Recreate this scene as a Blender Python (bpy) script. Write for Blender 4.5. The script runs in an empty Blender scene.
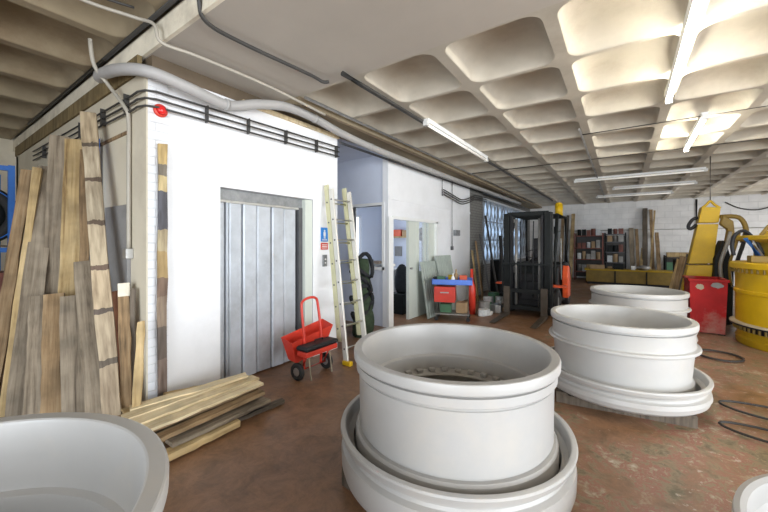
import bpy, bmesh, math, random
from mathutils import Vector, Matrix
random.seed(7)
PI = math.pi
S = bpy.context.scene
C = S.collection
F, X0, Y0, H = 343.0, 384.0, 243.0, 1.5
FX, FY, RX, RY = -0.570, 0.822, 0.822, 0.570

# ---------- survey helpers: photo measurement -> world coordinates ----------
def _dir(px):
    s = (px - X0) / F
    return FX + RX * s, FY + RY * s
def floor_at(px, py, z=0.0):
    d = (H - z) * F / (py - Y0); a, b = _dir(px)
    return Vector((a * d, b * d, z))
def at_y(Y, px, py):
    a, b = _dir(px); d = Y / b
    return Vector((a * d, Y, H - (py - Y0) / F * d))
def at_x(X, px, py):
    a, b = _dir(px); d = X / a
    return Vector((X, b * d, H - (py - Y0) / F * d))

# ---------- materials ----------
M = {}
def new_mat(name):
    m = bpy.data.materials.new(name); m.use_nodes = True
    nt = m.node_tree; b = nt.nodes['Principled BSDF']
    return m, nt, b
def N(nt, t, **kw):
    n = nt.nodes.new(t)
    for k, v in kw.items():
        if k in n.inputs: n.inputs[k].default_value = v
        else: setattr(n, k, v)
    return n
def ramp(nt, stops, interp='LINEAR'):
    r = nt.nodes.new('ShaderNodeValToRGB'); cr = r.color_ramp; cr.interpolation = interp
    while len(cr.elements) < len(stops): cr.elements.new(0.5)
    for e, (p, c) in zip(cr.elements, stops):
        e.position = p; e.color = (*c, 1)
    return r
def paint(name, col, rough=0.5, metal=0.0, var=0.12, scale=6.0, bump=0.0, grime=None, gamt=0.3, spec=0.5):
    m, nt, b = new_mat(name); L = nt.links.new
    tc = N(nt, 'ShaderNodeTexCoord')
    n = N(nt, 'ShaderNodeTexNoise', Scale=scale, Detail=5.0, Roughness=0.6)
    L(tc.outputs['Object'], n.inputs['Vector'])
    lo = tuple(max(0, c * (1 - var)) for c in col); hi = tuple(min(1, c * (1 + var)) for c in col)
    r = ramp(nt, [(0.3, lo), (0.7, hi)]); L(n.outputs['Fac'], r.inputs['Fac'])
    out = r.outputs['Color']
    if grime:
        n2 = N(nt, 'ShaderNodeTexNoise', Scale=scale * 0.4, Detail=8.0, Roughness=0.7)
        L(tc.outputs['Object'], n2.inputs['Vector'])
        r2 = ramp(nt, [(0.5, (0, 0, 0)), (0.72, (gamt,) * 3)]); L(n2.outputs['Fac'], r2.inputs['Fac'])
        mx = N(nt, 'ShaderNodeMixRGB'); L(r2.outputs['Color'], mx.inputs['Fac'])
        L(out, mx.inputs['Color1']); mx.inputs['Color2'].default_value = (*grime, 1); out = mx.outputs['Color']
    L(out, b.inputs['Base Color'])
    b.inputs['Specular IOR Level'].default_value = spec
    b.inputs['Roughness'].default_value = rough; b.inputs['Metallic'].default_value = metal
    if bump:
        bp = N(nt, 'ShaderNodeBump', Strength=bump, Distance=0.01); L(n.outputs['Fac'], bp.inputs['Height']); L(bp.outputs['Normal'], b.inputs['Normal'])
    M[name] = m; return m
def emit(name, col, st):
    m, nt, b = new_mat(name)
    b.inputs['Base Color'].default_value = (*col, 1); b.inputs['Emission Color'].default_value = (*col, 1)
    b.inputs['Emission Strength'].default_value = st; M[name] = m
def blockwork(name, col, mortar, axis, bw=0.44, bh=0.22, rough=0.6, bstr=0.5, msize=0.012, col2=None):
    m, nt, b = new_mat(name); L = nt.links.new
    tc = N(nt, 'ShaderNodeTexCoord'); sp = N(nt, 'ShaderNodeSeparateXYZ'); cb = N(nt, 'ShaderNodeCombineXYZ')
    L(tc.outputs['Object'], sp.inputs[0])
    L(sp.outputs[axis], cb.inputs[0]); L(sp.outputs['Z'], cb.inputs[1])
    br = N(nt, 'ShaderNodeTexBrick', Scale=1.0)
    br.inputs['Brick Width'].default_value = bw; br.inputs['Row Height'].default_value = bh; br.inputs['Mortar Size'].default_value = msize
    br.inputs['Mortar Smooth'].default_value = 0.6
    br.inputs['Color1'].default_value = (*col, 1); br.inputs['Color2'].default_value = (*(col2 or tuple(c * 0.95 for c in col)), 1); br.inputs['Mortar'].default_value = (*mortar, 1)
    L(cb.outputs[0], br.inputs['Vector'])
    n = N(nt, 'ShaderNodeTexNoise', Scale=3.0, Detail=6.0); L(tc.outputs['Object'], n.inputs['Vector'])
    r = ramp(nt, [(0.3, (0.88,) * 3), (0.6, (1, 1, 1))]); L(n.outputs['Fac'], r.inputs['Fac'])
    mx = N(nt, 'ShaderNodeMixRGB', blend_type='MULTIPLY'); mx.inputs['Fac'].default_value = 1
    L(br.outputs['Color'], mx.inputs['Color1']); L(r.outputs['Color'], mx.inputs['Color2']); L(mx.outputs['Color'], b.inputs['Base Color'])
    bp = N(nt, 'ShaderNodeBump', Strength=bstr, Distance=0.01); bp.invert = True
    L(br.outputs['Fac'], bp.inputs['Height']); L(bp.outputs['Normal'], b.inputs['Normal'])
    b.inputs['Roughness'].default_value = rough; M[name] = m
def wood(name, c1, c2, c3, rough=0.8):
    """grain runs along the local Z axis of each plank"""
    m, nt, b = new_mat(name); L = nt.links.new
    tc = N(nt, 'ShaderNodeTexCoord'); mp = N(nt, 'ShaderNodeMapping'); mp.inputs['Scale'].default_value = (28, 28, 1.6)
    oi = N(nt, 'ShaderNodeObjectInfo'); ad = N(nt, 'ShaderNodeVectorMath', operation='ADD')
    sc = N(nt, 'ShaderNodeVectorMath', operation='SCALE'); sc.inputs['Scale'].default_value = 37.0
    cb = N(nt, 'ShaderNodeCombineXYZ'); 
    for i in range(3): L(oi.outputs['Random'], cb.inputs[i])
    L(cb.outputs[0], sc.inputs[0]); L(tc.outputs['Object'], ad.inputs[0]); L(sc.outputs[0], ad.inputs[1]); L(ad.outputs[0], mp.inputs['Vector'])
    n = N(nt, 'ShaderNodeTexNoise', Scale=1.0, Detail=6.0, Roughness=0.65, Distortion=0.4); L(mp.outputs[0], n.inputs['Vector'])
    r = ramp(nt, [(0.28, c3), (0.45, c1), (0.7, c2)]); L(n.outputs['Fac'], r.inputs['Fac'])
    n2 = N(nt, 'ShaderNodeTexNoise', Scale=4.0, Detail=4.0); L(ad.outputs[0], n2.inputs['Vector'])
    r2 = ramp(nt, [(0.35, (0.55, 0.55, 0.55)), (0.6, (1, 1, 1))]); L(n2.outputs['Fac'], r2.inputs['Fac'])
    mx = N(nt, 'ShaderNodeMixRGB', blend_type='MULTIPLY'); mx.inputs['Fac'].default_value = 0.8
    L(r.outputs['Color'], mx.inputs['Color1']); L(r2.outputs['Color'], mx.inputs['Color2'])
    L(mx.outputs['Color'], b.inputs['Base Color']); b.inputs['Roughness'].default_value = rough
    bp = N(nt, 'ShaderNodeBump', Strength=0.4, Distance=0.004); L(n.outputs['Fac'], bp.inputs['Height']); L(bp.outputs['Normal'], b.inputs['Normal'])
    M[name] = m

def floor_mat():
    m, nt, b = new_mat('painted_concrete_floor'); L = nt.links.new
    tc = N(nt, 'ShaderNodeTexCoord')
    def noise(scale, det, rough=0.6, dist=0.0):
        n = N(nt, 'ShaderNodeTexNoise', Scale=scale, Detail=det, Roughness=rough, Distortion=dist)
        L(tc.outputs['Object'], n.inputs['Vector']); return n
    n1 = noise(1.6, 8, 0.7, 0.6); n2 = noise(5.5, 8, 0.75, 0.4); n3 = noise(0.45, 3)
    base = ramp(nt, [(0.36, (0.165, 0.088, 0.044)), (0.60, (0.30, 0.158, 0.082))]); L(n2.outputs['Fac'], base.inputs['Fac'])
    worn = ramp(nt, [(0.34, (0.10, 0.085, 0.045)), (0.47, (0.27, 0.205, 0.12)), (0.53, (0.30, 0.11, 0.075)), (0.59, (0.33, 0.26, 0.17)), (0.68, (0.55, 0.47, 0.37))]); L(n2.outputs['Fac'], worn.inputs['Fac'])
    # the paint is worn most along the drive lane to the right
    sp = N(nt, 'ShaderNodeSeparateXYZ'); L(tc.outputs['Object'], sp.inputs[0])
    mr = N(nt, 'ShaderNodeMapRange'); L(sp.outputs['X'], mr.inputs['Value'])
    mr.inputs['From Min'].default_value = -1.6; mr.inputs['From Max'].default_value = 0.4
    mr.inputs['To Min'].default_value = -0.16; mr.inputs['To Max'].default_value = 0.07
    ad = N(nt, 'ShaderNodeMath', operation='ADD'); L(n1.outputs['Fac'], ad.inputs[0]); L(mr.outputs[0], ad.inputs[1])
    msk = ramp(nt, [(0.46, (0, 0, 0)), (0.54, (1, 1, 1))]); L(ad.outputs[0], msk.inputs['Fac'])
    mx = N(nt, 'ShaderNodeMixRGB'); L(msk.outputs['Color'], mx.inputs['Fac']); L(base.outputs['Color'], mx.inputs['Color1']); L(worn.outputs['Color'], mx.inputs['Color2'])
    # chipped pale flecks
    n4 = noise(16, 6, 0.7); ad2 = N(nt, 'ShaderNodeMath', operation='ADD'); L(n4.outputs['Fac'], ad2.inputs[0]); L(mr.outputs[0], ad2.inputs[1])
    fl = ramp(nt, [(0.66, (0, 0, 0)), (0.71, (0.8, 0.8, 0.8))]); L(ad2.outputs[0], fl.inputs['Fac'])
    mx2 = N(nt, 'ShaderNodeMixRGB'); L(fl.outputs['Color'], mx2.inputs['Fac']); L(mx.outputs['Color'], mx2.inputs['Color1']); mx2.inputs['Color2'].default_value = (0.50, 0.42, 0.35, 1)
    st = ramp(nt, [(0.3, (0.62, 0.62, 0.62)), (0.6, (1, 1, 1))]); L(n3.outputs['Fac'], st.inputs['Fac'])
    mx3 = N(nt, 'ShaderNodeMixRGB', blend_type='MULTIPLY'); mx3.inputs['Fac'].default_value = 0.8
    L(mx2.outputs['Color'], mx3.inputs['Color1']); L(st.outputs['Color'], mx3.inputs['Color2'])
    L(mx3.outputs['Color'], b.inputs['Base Color'])
    rr = ramp(nt, [(0.3, (0.30,) * 3), (0.7, (0.58,) * 3)]); L(n1.outputs['Fac'], rr.inputs['Fac']); L(rr.outputs['Color'], b.inputs['Roughness'])
    bp = N(nt, 'ShaderNodeBump', Strength=0.25, Distance=0.006); L(n2.outputs['Fac'], bp.inputs['Height']); L(bp.outputs['Normal'], b.inputs['Normal'])
    M['floor'] = m
floor_mat()
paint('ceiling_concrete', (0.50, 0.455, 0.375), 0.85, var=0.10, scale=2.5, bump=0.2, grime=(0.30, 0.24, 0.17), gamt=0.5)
paint('ceiling_dim_brown', (0.30, 0.245, 0.16), 0.9, var=0.14, scale=2.0, bump=0.2, grime=(0.16, 0.10, 0.05), gamt=0.7)  # near bay's dimness painted in as a darker ceiling tone; brown edge beam shares it
paint('slab', (0.49, 0.445, 0.385), 0.85, var=0.05, scale=1.5, bump=0.1)
paint('beam_face', (0.80, 0.74, 0.60), 0.85, var=0.12, scale=5, grime=(0.35, 0.28, 0.2), gamt=0.6)
paint('white_wall', (0.84, 0.85, 0.87), 0.55, var=0.03, scale=4, grime=(0.62, 0.62, 0.62), gamt=0.25)
paint('office_wall', (0.66, 0.71, 0.82), 0.6, var=0.03, scale=4)
paint('cream_wall', (0.68, 0.62, 0.49), 0.6, var=0.05, scale=3, grime=(0.4, 0.34, 0.26), gamt=0.4)
paint('white_frame', (0.82, 0.83, 0.82), 0.4, var=0.02)
paint('pale_green_frame', (0.62, 0.66, 0.60), 0.45, var=0.03)
blockwork('white_block_x', (0.82, 0.83, 0.85), (0.75, 0.76, 0.78), 'Y', 0.22, 0.075, msize=0.006, bstr=0.6)
blockwork('white_block_y', (0.86, 0.85, 0.83), (0.74, 0.735, 0.72), 'X', 0.45, 0.225)
blockwork('grey_brick', (0.20, 0.195, 0.18), (0.12, 0.115, 0.11), 'Y', 0.22, 0.075)
paint('rim_paint', (0.395, 0.385, 0.37), 0.36, var=0.03, scale=5, grime=(0.52, 0.46, 0.37), gamt=0.35)
paint('rim_paint_white', (0.46, 0.45, 0.43), 0.38, var=0.03, scale=5, grime=(0.55, 0.5, 0.42), gamt=0.3)
paint('shelf_darkening', (0.07, 0.065, 0.06), 0.6)
paint('galv', (0.52, 0.555, 0.60), 0.38, metal=0.2, var=0.12, scale=5, grime=(0.3, 0.3, 0.3), gamt=0.5)
paint('galv_dark', (0.12, 0.12, 0.125), 0.5, metal=0.5)
paint('galv_head', (0.26, 0.27, 0.28), 0.45, metal=0.5, var=0.25, scale=12)
paint('grey_pipe', (0.40, 0.39, 0.38), 0.5, var=0.06)
paint('pale_pipe', (0.42, 0.39, 0.33), 0.5, var=0.05)
paint('black_pipe', (0.045, 0.043, 0.04), 0.5)
paint('brown_pipe', (0.13, 0.095, 0.06), 0.6)
paint('red_paint', (0.62, 0.045, 0.025), 0.35, var=0.10, scale=8)
paint('red_lens', (0.7, 0.02, 0.02), 0.15, var=0.02)
paint('red_bin_paint', (0.36, 0.006, 0.006), 0.55, spec=0.25, var=0.22, scale=3, grime=(0.42, 0.33, 0.26), gamt=0.8)
paint('orange_paint', (0.66, 0.085, 0.02), 0.45)
paint('yellow_paint', (0.60, 0.375, 0.008), 0.45, spec=0.35, var=0.10, scale=3, grime=(0.40, 0.27, 0.05), gamt=0.45)
paint('yellow_old', (0.46, 0.29, 0.01), 0.5, spec=0.3, var=0.14, scale=3, grime=(0.25, 0.18, 0.04), gamt=0.6)
paint('olive_yellow', (0.22, 0.14, 0.02), 0.55, var=0.2, scale=5)
paint('black_plastic', (0.016, 0.016, 0.018), 0.5, spec=0.3)
paint('rubber', (0.018, 0.018, 0.018), 0.7)
paint('charcoal', (0.014, 0.016, 0.016), 0.6, spec=0.2, var=0.2)
paint('steel', (0.45, 0.45, 0.44), 0.35, metal=0.8)
paint('steel_dull', (0.30, 0.29, 0.27), 0.5, metal=0.4, var=0.2)
paint('fork_steel', (0.10, 0.08, 0.06), 0.5, metal=0.3, var=0.2)
paint('gate_grey', (0.50, 0.52, 0.54), 0.5)
paint('alu', (0.74, 0.72, 0.66), 0.4, metal=0.35, var=0.05)
paint('fibre', (0.62, 0.60, 0.38), 0.5, var=0.08)
paint('blue_paint', (0.03, 0.16, 0.55), 0.45, var=0.1)
paint('sign_blue', (0.02, 0.22, 0.65), 0.4, var=0.02)
paint('sign_white', (0.85, 0.85, 0.85), 0.4, var=0.01)
paint('blue_tray', (0.10, 0.22, 0.72), 0.45)
paint('board_grey', (0.26, 0.255, 0.25), 0.6, var=0.12)
paint('green_cloth', (0.03, 0.05, 0.025), 0.9, var=0.4, scale=14)
paint('dark_cloth', (0.02, 0.022, 0.026), 0.9, var=0.3, scale=14)
paint('light_junk', (0.62, 0.64, 0.64), 0.6, var=0.2, scale=20)
paint('corrugated', (0.30, 0.34, 0.30), 0.5, var=0.10)
paint('shelf_red', (0.20, 0.07, 0.05), 0.6, var=0.3)
paint('cardboard', (0.40, 0.27, 0.15), 0.8)
paint('paper', (0.7, 0.7, 0.68), 0.7)
paint('green_tin', (0.06, 0.16, 0.08), 0.5)
paint('rope', (0.42, 0.36, 0.26), 0.9)
paint('hose', (0.022, 0.020, 0.019), 0.55)
wood('wood_grey', (0.27, 0.215, 0.15), (0.42, 0.35, 0.26), (0.09, 0.065, 0.045))
wood('wood_brown', (0.31, 0.20, 0.10), (0.46, 0.33, 0.19), (0.11, 0.07, 0.035))
wood('wood_yellow', (0.50, 0.35, 0.16), (0.66, 0.50, 0.27), (0.22, 0.13, 0.05))
wood('wood_pale', (0.80, 0.65, 0.40), (0.88, 0.76, 0.52), (0.52, 0.36, 0.18))
wood('olive_wood', (0.22, 0.16, 0.07), (0.32, 0.24, 0.12), (0.10, 0.07, 0.03))
wood('wood_dark', (0.12, 0.095, 0.07), (0.20, 0.16, 0.12), (0.04, 0.03, 0.022))
wood('wood_red', (0.26, 0.10, 0.05), (0.36, 0.17, 0.09), (0.1, 0.04, 0.02))
emit('tube_glow', (1.0, 0.96, 0.84), 62.0)
emit('tube_dim', (1.0, 0.97, 0.90), 0.12)
def glass(name, col, alpha):
    m, nt, b = new_mat(name); b.inputs['Base Color'].default_value = (*col, 1); b.inputs['Roughness'].default_value = 0.08
    b.inputs['Alpha'].default_value = alpha; M[name] = m
glass('glass', (0.75, 0.82, 0.9), 0.12)
def frosted():
    m, nt, b = new_mat('frosted'); b.inputs['Base Color'].default_value = (0.80, 0.88, 0.97, 1); b.inputs['Roughness'].default_value = 0.5
    tr = N(nt, 'ShaderNodeBsdfTranslucent'); tr.inputs['Color'].default_value = (0.75, 0.86, 0.98, 1)
    mx = N(nt, 'ShaderNodeMixShader'); mx.inputs['Fac'].default_value = 0.4
    nt.links.new(b.outputs[0], mx.inputs[1]); nt.links.new(tr.outputs[0], mx.inputs[2]); nt.links.new(mx.outputs[0], nt.nodes['Material Output'].inputs['Surface'])
    M['frosted'] = m
frosted()
def banded(name, stops, scale=1.0):
    """painted bands / patches along the plank (old sign board)"""
    m, nt, b = new_mat(name); L = nt.links.new
    tc = N(nt, 'ShaderNodeTexCoord'); sp = N(nt, 'ShaderNodeSeparateXYZ'); L(tc.outputs['Object'], sp.inputs[0])
    mr = N(nt, 'ShaderNodeMath', operation='MULTIPLY'); L(sp.outputs['Z'], mr.inputs[0]); mr.inputs[1].default_value = scale
    n = N(nt, 'ShaderNodeTexNoise', Scale=14.0, Detail=4.0); L(tc.outputs['Object'], n.inputs['Vector'])
    ma = N(nt, 'ShaderNodeMath', operation='MULTIPLY_ADD'); L(n.outputs['Fac'], ma.inputs[0]); ma.inputs[1].default_value = 0.03; L(mr.outputs[0], ma.inputs[2])
    r = ramp(nt, stops, 'CONSTANT'); L(ma.outputs[0], r.inputs['Fac'])
    mp = N(nt, 'ShaderNodeMapping'); mp.inputs['Scale'].default_value = (1, 1, .12); L(tc.outputs['Object'], mp.inputs['Vector'])
    n2 = N(nt, 'ShaderNodeTexNoise', Scale=34.0, Detail=5.0); L(mp.outputs[0], n2.inputs['Vector'])
    r2 = ramp(nt, [(0.32, (0.50, 0.46, 0.42)), (0.62, (1, 1, 1))]); L(n2.outputs['Fac'], r2.inputs['Fac'])
    mx = N(nt, 'ShaderNodeMixRGB', blend_type='MULTIPLY'); mx.inputs['Fac'].default_value = 1
    L(r.outputs['Color'], mx.inputs['Color1']); L(r2.outputs['Color'], mx.inputs['Color2']); L(mx.outputs['Color'], b.inputs['Base Color'])
    b.inputs['Roughness'].default_value = 0.6; M[name] = m
banded('corner_board', [(0, (0.15, 0.12, 0.1)), (0.1, (0.24, 0.18, 0.15)), (0.22, (0.14, 0.11, 0.09)), (0.34, (0.28, 0.21, 0.15)), (0.45, (0.20, 0.13, 0.09)), (0.52, (0.40, 0.28, 0.12)), (0.62, (0.44, 0.36, 0.22)), (0.70, (0.10, 0.10, 0.12)), (0.84, (0.60, 0.48, 0.25)), (0.90, (0.20, 0.17, 0.13)), (0.94, (0.58, 0.42, 0.18))], 1 / 2.35)
banded('notched', [(0, (0.42, 0.33, 0.22)), (0.19, (0.13, 0.10, 0.07)), (0.21, (0.46, 0.37, 0.25)), (0.33, (0.12, 0.09, 0.07)), (0.345, (0.52, 0.41, 0.27)), (0.46, (0.15, 0.1, 0.07)), (0.475, (0.50, 0.41, 0.28)), (0.60, (0.14, 0.1, 0.07)), (0.615, (0.45, 0.38, 0.27)), (0.74, (0.14, 0.1, 0.07)), (0.755, (0.50, 0.42, 0.30)), (0.87, (0.14, 0.11, 0.08)), (0.885, (0.48, 0.38, 0.25))], 1 / 3.0)

# ---------- mesh helpers ----------
def box(bm, x0, x1, y0, y1, z0, z1, mi=0, mat=None):
    vs = [bm.verts.new(v) for v in ((x0, y0, z0), (x1, y0, z0), (x1, y1, z0), (x0, y1, z0), (x0, y0, z1), (x1, y0, z1), (x1, y1, z1), (x0, y1, z1))]
    if mat is not None:
        for v in vs: v.co = mat @ v.co
    for f in ((0, 3, 2, 1), (4, 5, 6, 7), (0, 1, 5, 4), (1, 2, 6, 5), (2, 3, 7, 6), (3, 0, 4, 7)):
        fc = bm.faces.new([vs[i] for i in f]); fc.material_index = mi
def frame_to(d):
    d = Vector(d).normalized(); up = Vector((0, 0, 1)) if abs(d.z) < 0.95 else Vector((1, 0, 0))
    a = d.cross(up).normalized(); b = a.cross(d).normalized(); return a, b, d
def tube(bm, pts, r, seg=8, cap=True, closed=False):
    pts = [Vector(p) for p in pts]; rings = []; n = len(pts)
    prev = None
    for i, p in enumerate(pts):
        if closed: d = pts[(i + 1) % n] - pts[i - 1]
        else: d = pts[min(i + 1, n - 1)] - pts[max(i - 1, 0)]
        d.normalize()
        if prev is None: a, b, _ = frame_to(d)
        else:
            a = prev - d * prev.dot(d)
            if a.length < 1e-4: a, b, _ = frame_to(d)
            a.normalize(); b = d.cross(a)
        prev = a
        rr = r[i] if isinstance(r, (list, tuple)) else r
        rings.append([bm.verts.new(p + (a * math.cos(t) + b * math.sin(t)) * rr) for t in [2 * PI * k / seg for k in range(seg)]])
    for i in range(n if closed else n - 1):
        A, B = rings[i], rings[(i + 1) % n]
        for k in range(seg):
            f = bm.faces.new((A[k], A[(k + 1) % seg], B[(k + 1) % seg], B[k])); f.smooth = True
    if cap and not closed:
        bm.faces.new(rings[0][::-1]); bm.faces.new(rings[-1])
def smooth_path(pts, n=6):
    pts = [Vector(p) for p in pts]; out = []
    P = [pts[0]] + pts + [pts[-1]]
    for i in range(1, len(P) - 2):
        for k in range(n):
            t = k / n; a, b, c, d = P[i - 1], P[i], P[i + 1], P[i + 2]
            out.append(0.5 * ((2 * b) + (c - a) * t + (2 * a - 5 * b + 4 * c - d) * t * t + (3 * b - a - 3 * c + d) * t ** 3))
    out.append(pts[-1]); return out
def lathe(bm, prof, seg=96, c=(0, 0, 0), closed=True, axis='Z', smooth=True):
    rings = []
    for (r, z) in prof:
        ring = []
        for k in range(seg):
            t = 2 * PI * k / seg
            if axis == 'Z': v = (c[0] + r * math.cos(t), c[1] + r * math.sin(t), c[2] + z)
            elif axis == 'X': v = (c[0] + z, c[1] + r * math.cos(t), c[2] + r * math.sin(t))
            else: v = (c[0] + r * math.cos(t), c[1] + z, c[2] + r * math.sin(t))
            ring.append(bm.verts.new(v))
        rings.append(ring)
    n = len(rings)
    for i in range(n if closed else n - 1):
        A, B = rings[i], rings[(i + 1) % n]
        for k in range(seg):
            f = bm.faces.new((A[k], A[(k + 1) % seg], B[(k + 1) % seg], B[k])); f.smooth = smooth
    if not closed:
        try: bm.faces.new(rings[0][::-1]); bm.faces.new(rings[-1])
        except Exception: pass
def cyl(bm, c, r, h, seg=24, axis='Z'):
    lathe(bm, [(r, 0), (r, h)], seg, c, closed=False, axis=axis)
def prism(bm, outline, y0, y1, axis='Y'):
    """outline (a,b) extruded: axis Y -> (a,y,b); X -> (x,a,b); Z -> (a,b,z)"""
    def mk(a, b, t): return {'Y': (a, t, b), 'X': (t, a, b), 'Z': (a, b, t)}[axis]
    A = [bm.verts.new(mk(a, b, y0)) for a, b in outline]; B = [bm.verts.new(mk(a, b, y1)) for a, b in outline]
    n = len(A)
    for i in range(n): bm.faces.new((A[i], A[(i + 1) % n], B[(i + 1) % n], B[i]))
    bm.faces.new(A[::-1]); bm.faces.new(B)
def obj(name, bm, mats, parent=None, loc=None, bevel=0, autos=False):
    bmesh.ops.recalc_face_normals(bm, faces=bm.faces)
    me = bpy.data.meshes.new(name); bm.to_mesh(me); bm.free()
    if not isinstance(mats, (list, tuple)): mats = [mats]
    for m in mats: me.materials.append(M[m])
    o = bpy.data.objects.new(name, me); C.objects.link(o)
    if parent is not None:
        o.parent = parent
    if loc is not None: o.location = loc
    if bevel:
        md = o.modifiers.new('bevel', 'BEVEL'); md.width = bevel; md.segments = 2; md.limit_method = 'ANGLE'; md.angle_limit = math.radians(40)
    if autos:
        es = o.modifiers.new('edges', 'EDGE_SPLIT'); es.split_angle = math.radians(24)
    return o
def BM(): return bmesh.new()
def boxo(name, dims, mat, parent=None, bevel=0):
    b = BM(); box(b, *dims); return obj(name, b, mat, parent, bevel=bevel)
def tubeo(name, pts, r, mat, parent=None, seg=8, closed=False):
    b = BM(); tube(b, pts, r, seg, closed=closed); return obj(name, b, mat, parent)
def tag(o, label, cat, group=None, kind=None):
    if label: o['label'] = label
    if cat: o['category'] = cat
    if group: o['group'] = group
    if kind: o['kind'] = kind
    return o
def thing(name, label, cat, loc=(0, 0, 0), rz=0, group=None):
    o = bpy.data.objects.new(name, None); C.objects.link(o); o.location = loc; o.rotation_euler = (0, 0, rz); o.empty_display_size = 0.2
    return tag(o, label, cat, group)
def struct(o): o['kind'] = 'structure'; return o
def copy_tree(o, parent=None):
    c = o.copy(); C.objects.link(c)
    if parent is not None: c.parent = parent
    for ch in [x for x in o.children]: copy_tree(ch, c)
    return c

# =====================================================================
# SETTING
# =====================================================================
XL, XR, YB, YF, ZC = -9.0, 5.6, -4.2, 16.9, 3.15
WX = -3.33      # lift shaft front wall
PX = -3.40      # office partition
SY = 1.25       # side of the lift shaft
struct(boxo('floor', (XL - .2, XR + .2, YB - .2, YF + .2, -0.1, 0), 'floor'))

def rrect(hx, hy, r, n=5):
    pts = []
    for cx, cy, a0 in ((hx - r, hy - r, 0), (-hx + r, hy - r, PI / 2), (-hx + r, -hy + r, PI), (hx - r, -hy + r, 1.5 * PI)):
        for k in range(n + 1):
            a = a0 + PI / 2 * k / n; pts.append((cx + r * math.cos(a), cy + r * math.sin(a)))
    return pts
def waffle(bm, x0, y0, nx, ny, p, z, depth=0.27):
    levels = [(0.388, 0, .13), (0.380, .02, .13), (0.366, .085, .14), (0.345, .130, .15), (0.305, .165, .17), (0.24, .192, .17), (0.15, .210, .12), (0.06, .214, .05)]
    sq = []
    k = 0
    for i in range(nx):
        for j in range(ny):
            cx, cy = x0 + (i + .5) * p, y0 + (j + .5) * p
            prev = None
            for li, (h, dz, r) in enumerate(levels):
                ring = [bm.verts.new((cx + a, cy + b, z + dz * depth / .27)) for a, b in rrect(h, h + .026, r)]
                if li == 0:
                    c = p / 2; cor = [bm.verts.new((cx + sx * c, cy + sy * c, z)) for sx, sy in ((1, 1), (-1, 1), (-1, -1), (1, -1))]
                    n = 6
                    for q in range(4):
                        for t in range(n - 1):
                            bm.faces.new((cor[q], ring[q * n + t], ring[q * n + t + 1]))
                        bm.faces.new((cor[q], ring[q * n + n - 1], ring[((q + 1) % 4) * n], cor[(q + 1) % 4]))
                else:
                    m = len(ring)
                    for t in range(m):
                        f = bm.faces.new((prev[t], prev[(t + 1) % m], ring[(t + 1) % m], ring[t])); f.smooth = True
                prev = ring
            bm.faces.new(prev)
P = 0.875
b = BM(); waffle(b, -4.81 - P * 1, 2.62, 13, 17, P, ZC)
# closing slab above
box(b, XL - .2, XR + .3, 1.3, YF + .3, ZC + .3, ZC + .45)
struct(obj('ceiling', b, 'ceiling_concrete'))
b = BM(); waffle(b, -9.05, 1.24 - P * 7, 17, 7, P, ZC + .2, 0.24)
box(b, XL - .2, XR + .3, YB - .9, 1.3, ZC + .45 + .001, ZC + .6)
struct(obj('ceiling', b, 'ceiling_dim_brown'))
b = BM(); box(b, XL, XR, 1.30, 2.62, ZC, ZC + .24); struct(obj('trim_1', b, 'slab'))
b = BM(); box(b, XL, XR, 1.27, 1.30, ZC, ZC + .19); struct(obj('trim_2', b, 'beam_face'))

# lift shaft: front wall with the door opening, side wall, pilaster
b = BM()
box(b, WX - .25, WX - .012, 1.42, 1.91, 0, 3.0); box(b, WX - .25, WX - .012, 3.18, 3.65, 0, 3.0); box(b, WX - .25, WX - .012, 1.91, 3.18, 2.07, 3.0)
box(b, WX - .9, WX - .25, 3.50, 3.65, 0, 3.0)
struct(obj('wall_front', b, 'white_wall'))
b = BM(); box(b, WX - .22, WX, SY + .01, 1.42, 0, 2.98); struct(obj('wall_pilaster', b, 'white_block_x'))
b = BM(); box(b, -8.6, WX - .221, SY, SY + .18, 0, 2.98); struct(obj('wall_side', b, 'cream_wall'))
b = BM(); box(b, WX - .24, WX - .001, SY - .001, SY + .009, 0, 2.98); struct(obj('trim_3', b, 'cream_wall'))
b = BM(); box(b, WX - .25, WX + .02, 2.15, 3.66, 2.985, 3.03); struct(obj('trim_4', b, 'wood_pale'))
b = BM(); box(b, WX - .30, WX - .05, 1.31, 3.66, 3.031, 3.149); box(b, WX - .25, WX - .02, 1.31, 2.149, 2.985, 3.031); struct(obj('trim_5', b, 'brown_pipe'))
b = BM(); box(b, -8.6, WX - .15, SY - .015, SY + .02, 2.99, 3.149); struct(obj('trim_6', b, 'olive_wood'))
# recess behind shaft and its facing wall with the window
RYW = 5.05
wx0, wx1, wz0, wz1 = -4.25, -3.53, 1.07, 2.18
b = BM()
box(b, -6.2, wx0, RYW, RYW + .12, 0, 3.15); box(b, wx1, PX - .001, RYW, RYW + .12, 0, 3.15)
box(b, wx0, wx1, RYW, RYW + .12, 0, wz0); box(b, wx0, wx1, RYW, RYW + .12, wz1, 3.15)
struct(obj('wall_recess', b, 'office_wall'))
b = BM(); box(b, -6.2, -4.2, 3.66, 3.8, 0, 3.15); box(b, -6.3, -6.2, 3.66, RYW, 0, 3.15); struct(obj('wall_recess_back', b, 'office_wall'))
b = BM(); box(b, -6.2, PX + .02, 3.66, RYW, 3.09, 3.149); struct(obj('trim_7', b, 'office_wall'))
w = BM()
for q in ((wx0 - .05, wx0, wz0 - .05, wz1 + .05), (wx1, wx1 + .05, wz0 - .05, wz1 + .05), (wx0, wx1, wz1, wz1 + .05), (wx0 - .05, wx1 + .05, wz0 - .06, wz0)):
    box(w, q[0], q[1], RYW - .03, RYW + .14, q[2], q[3])
win = struct(obj('window_1', w, 'white_frame'))
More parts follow.
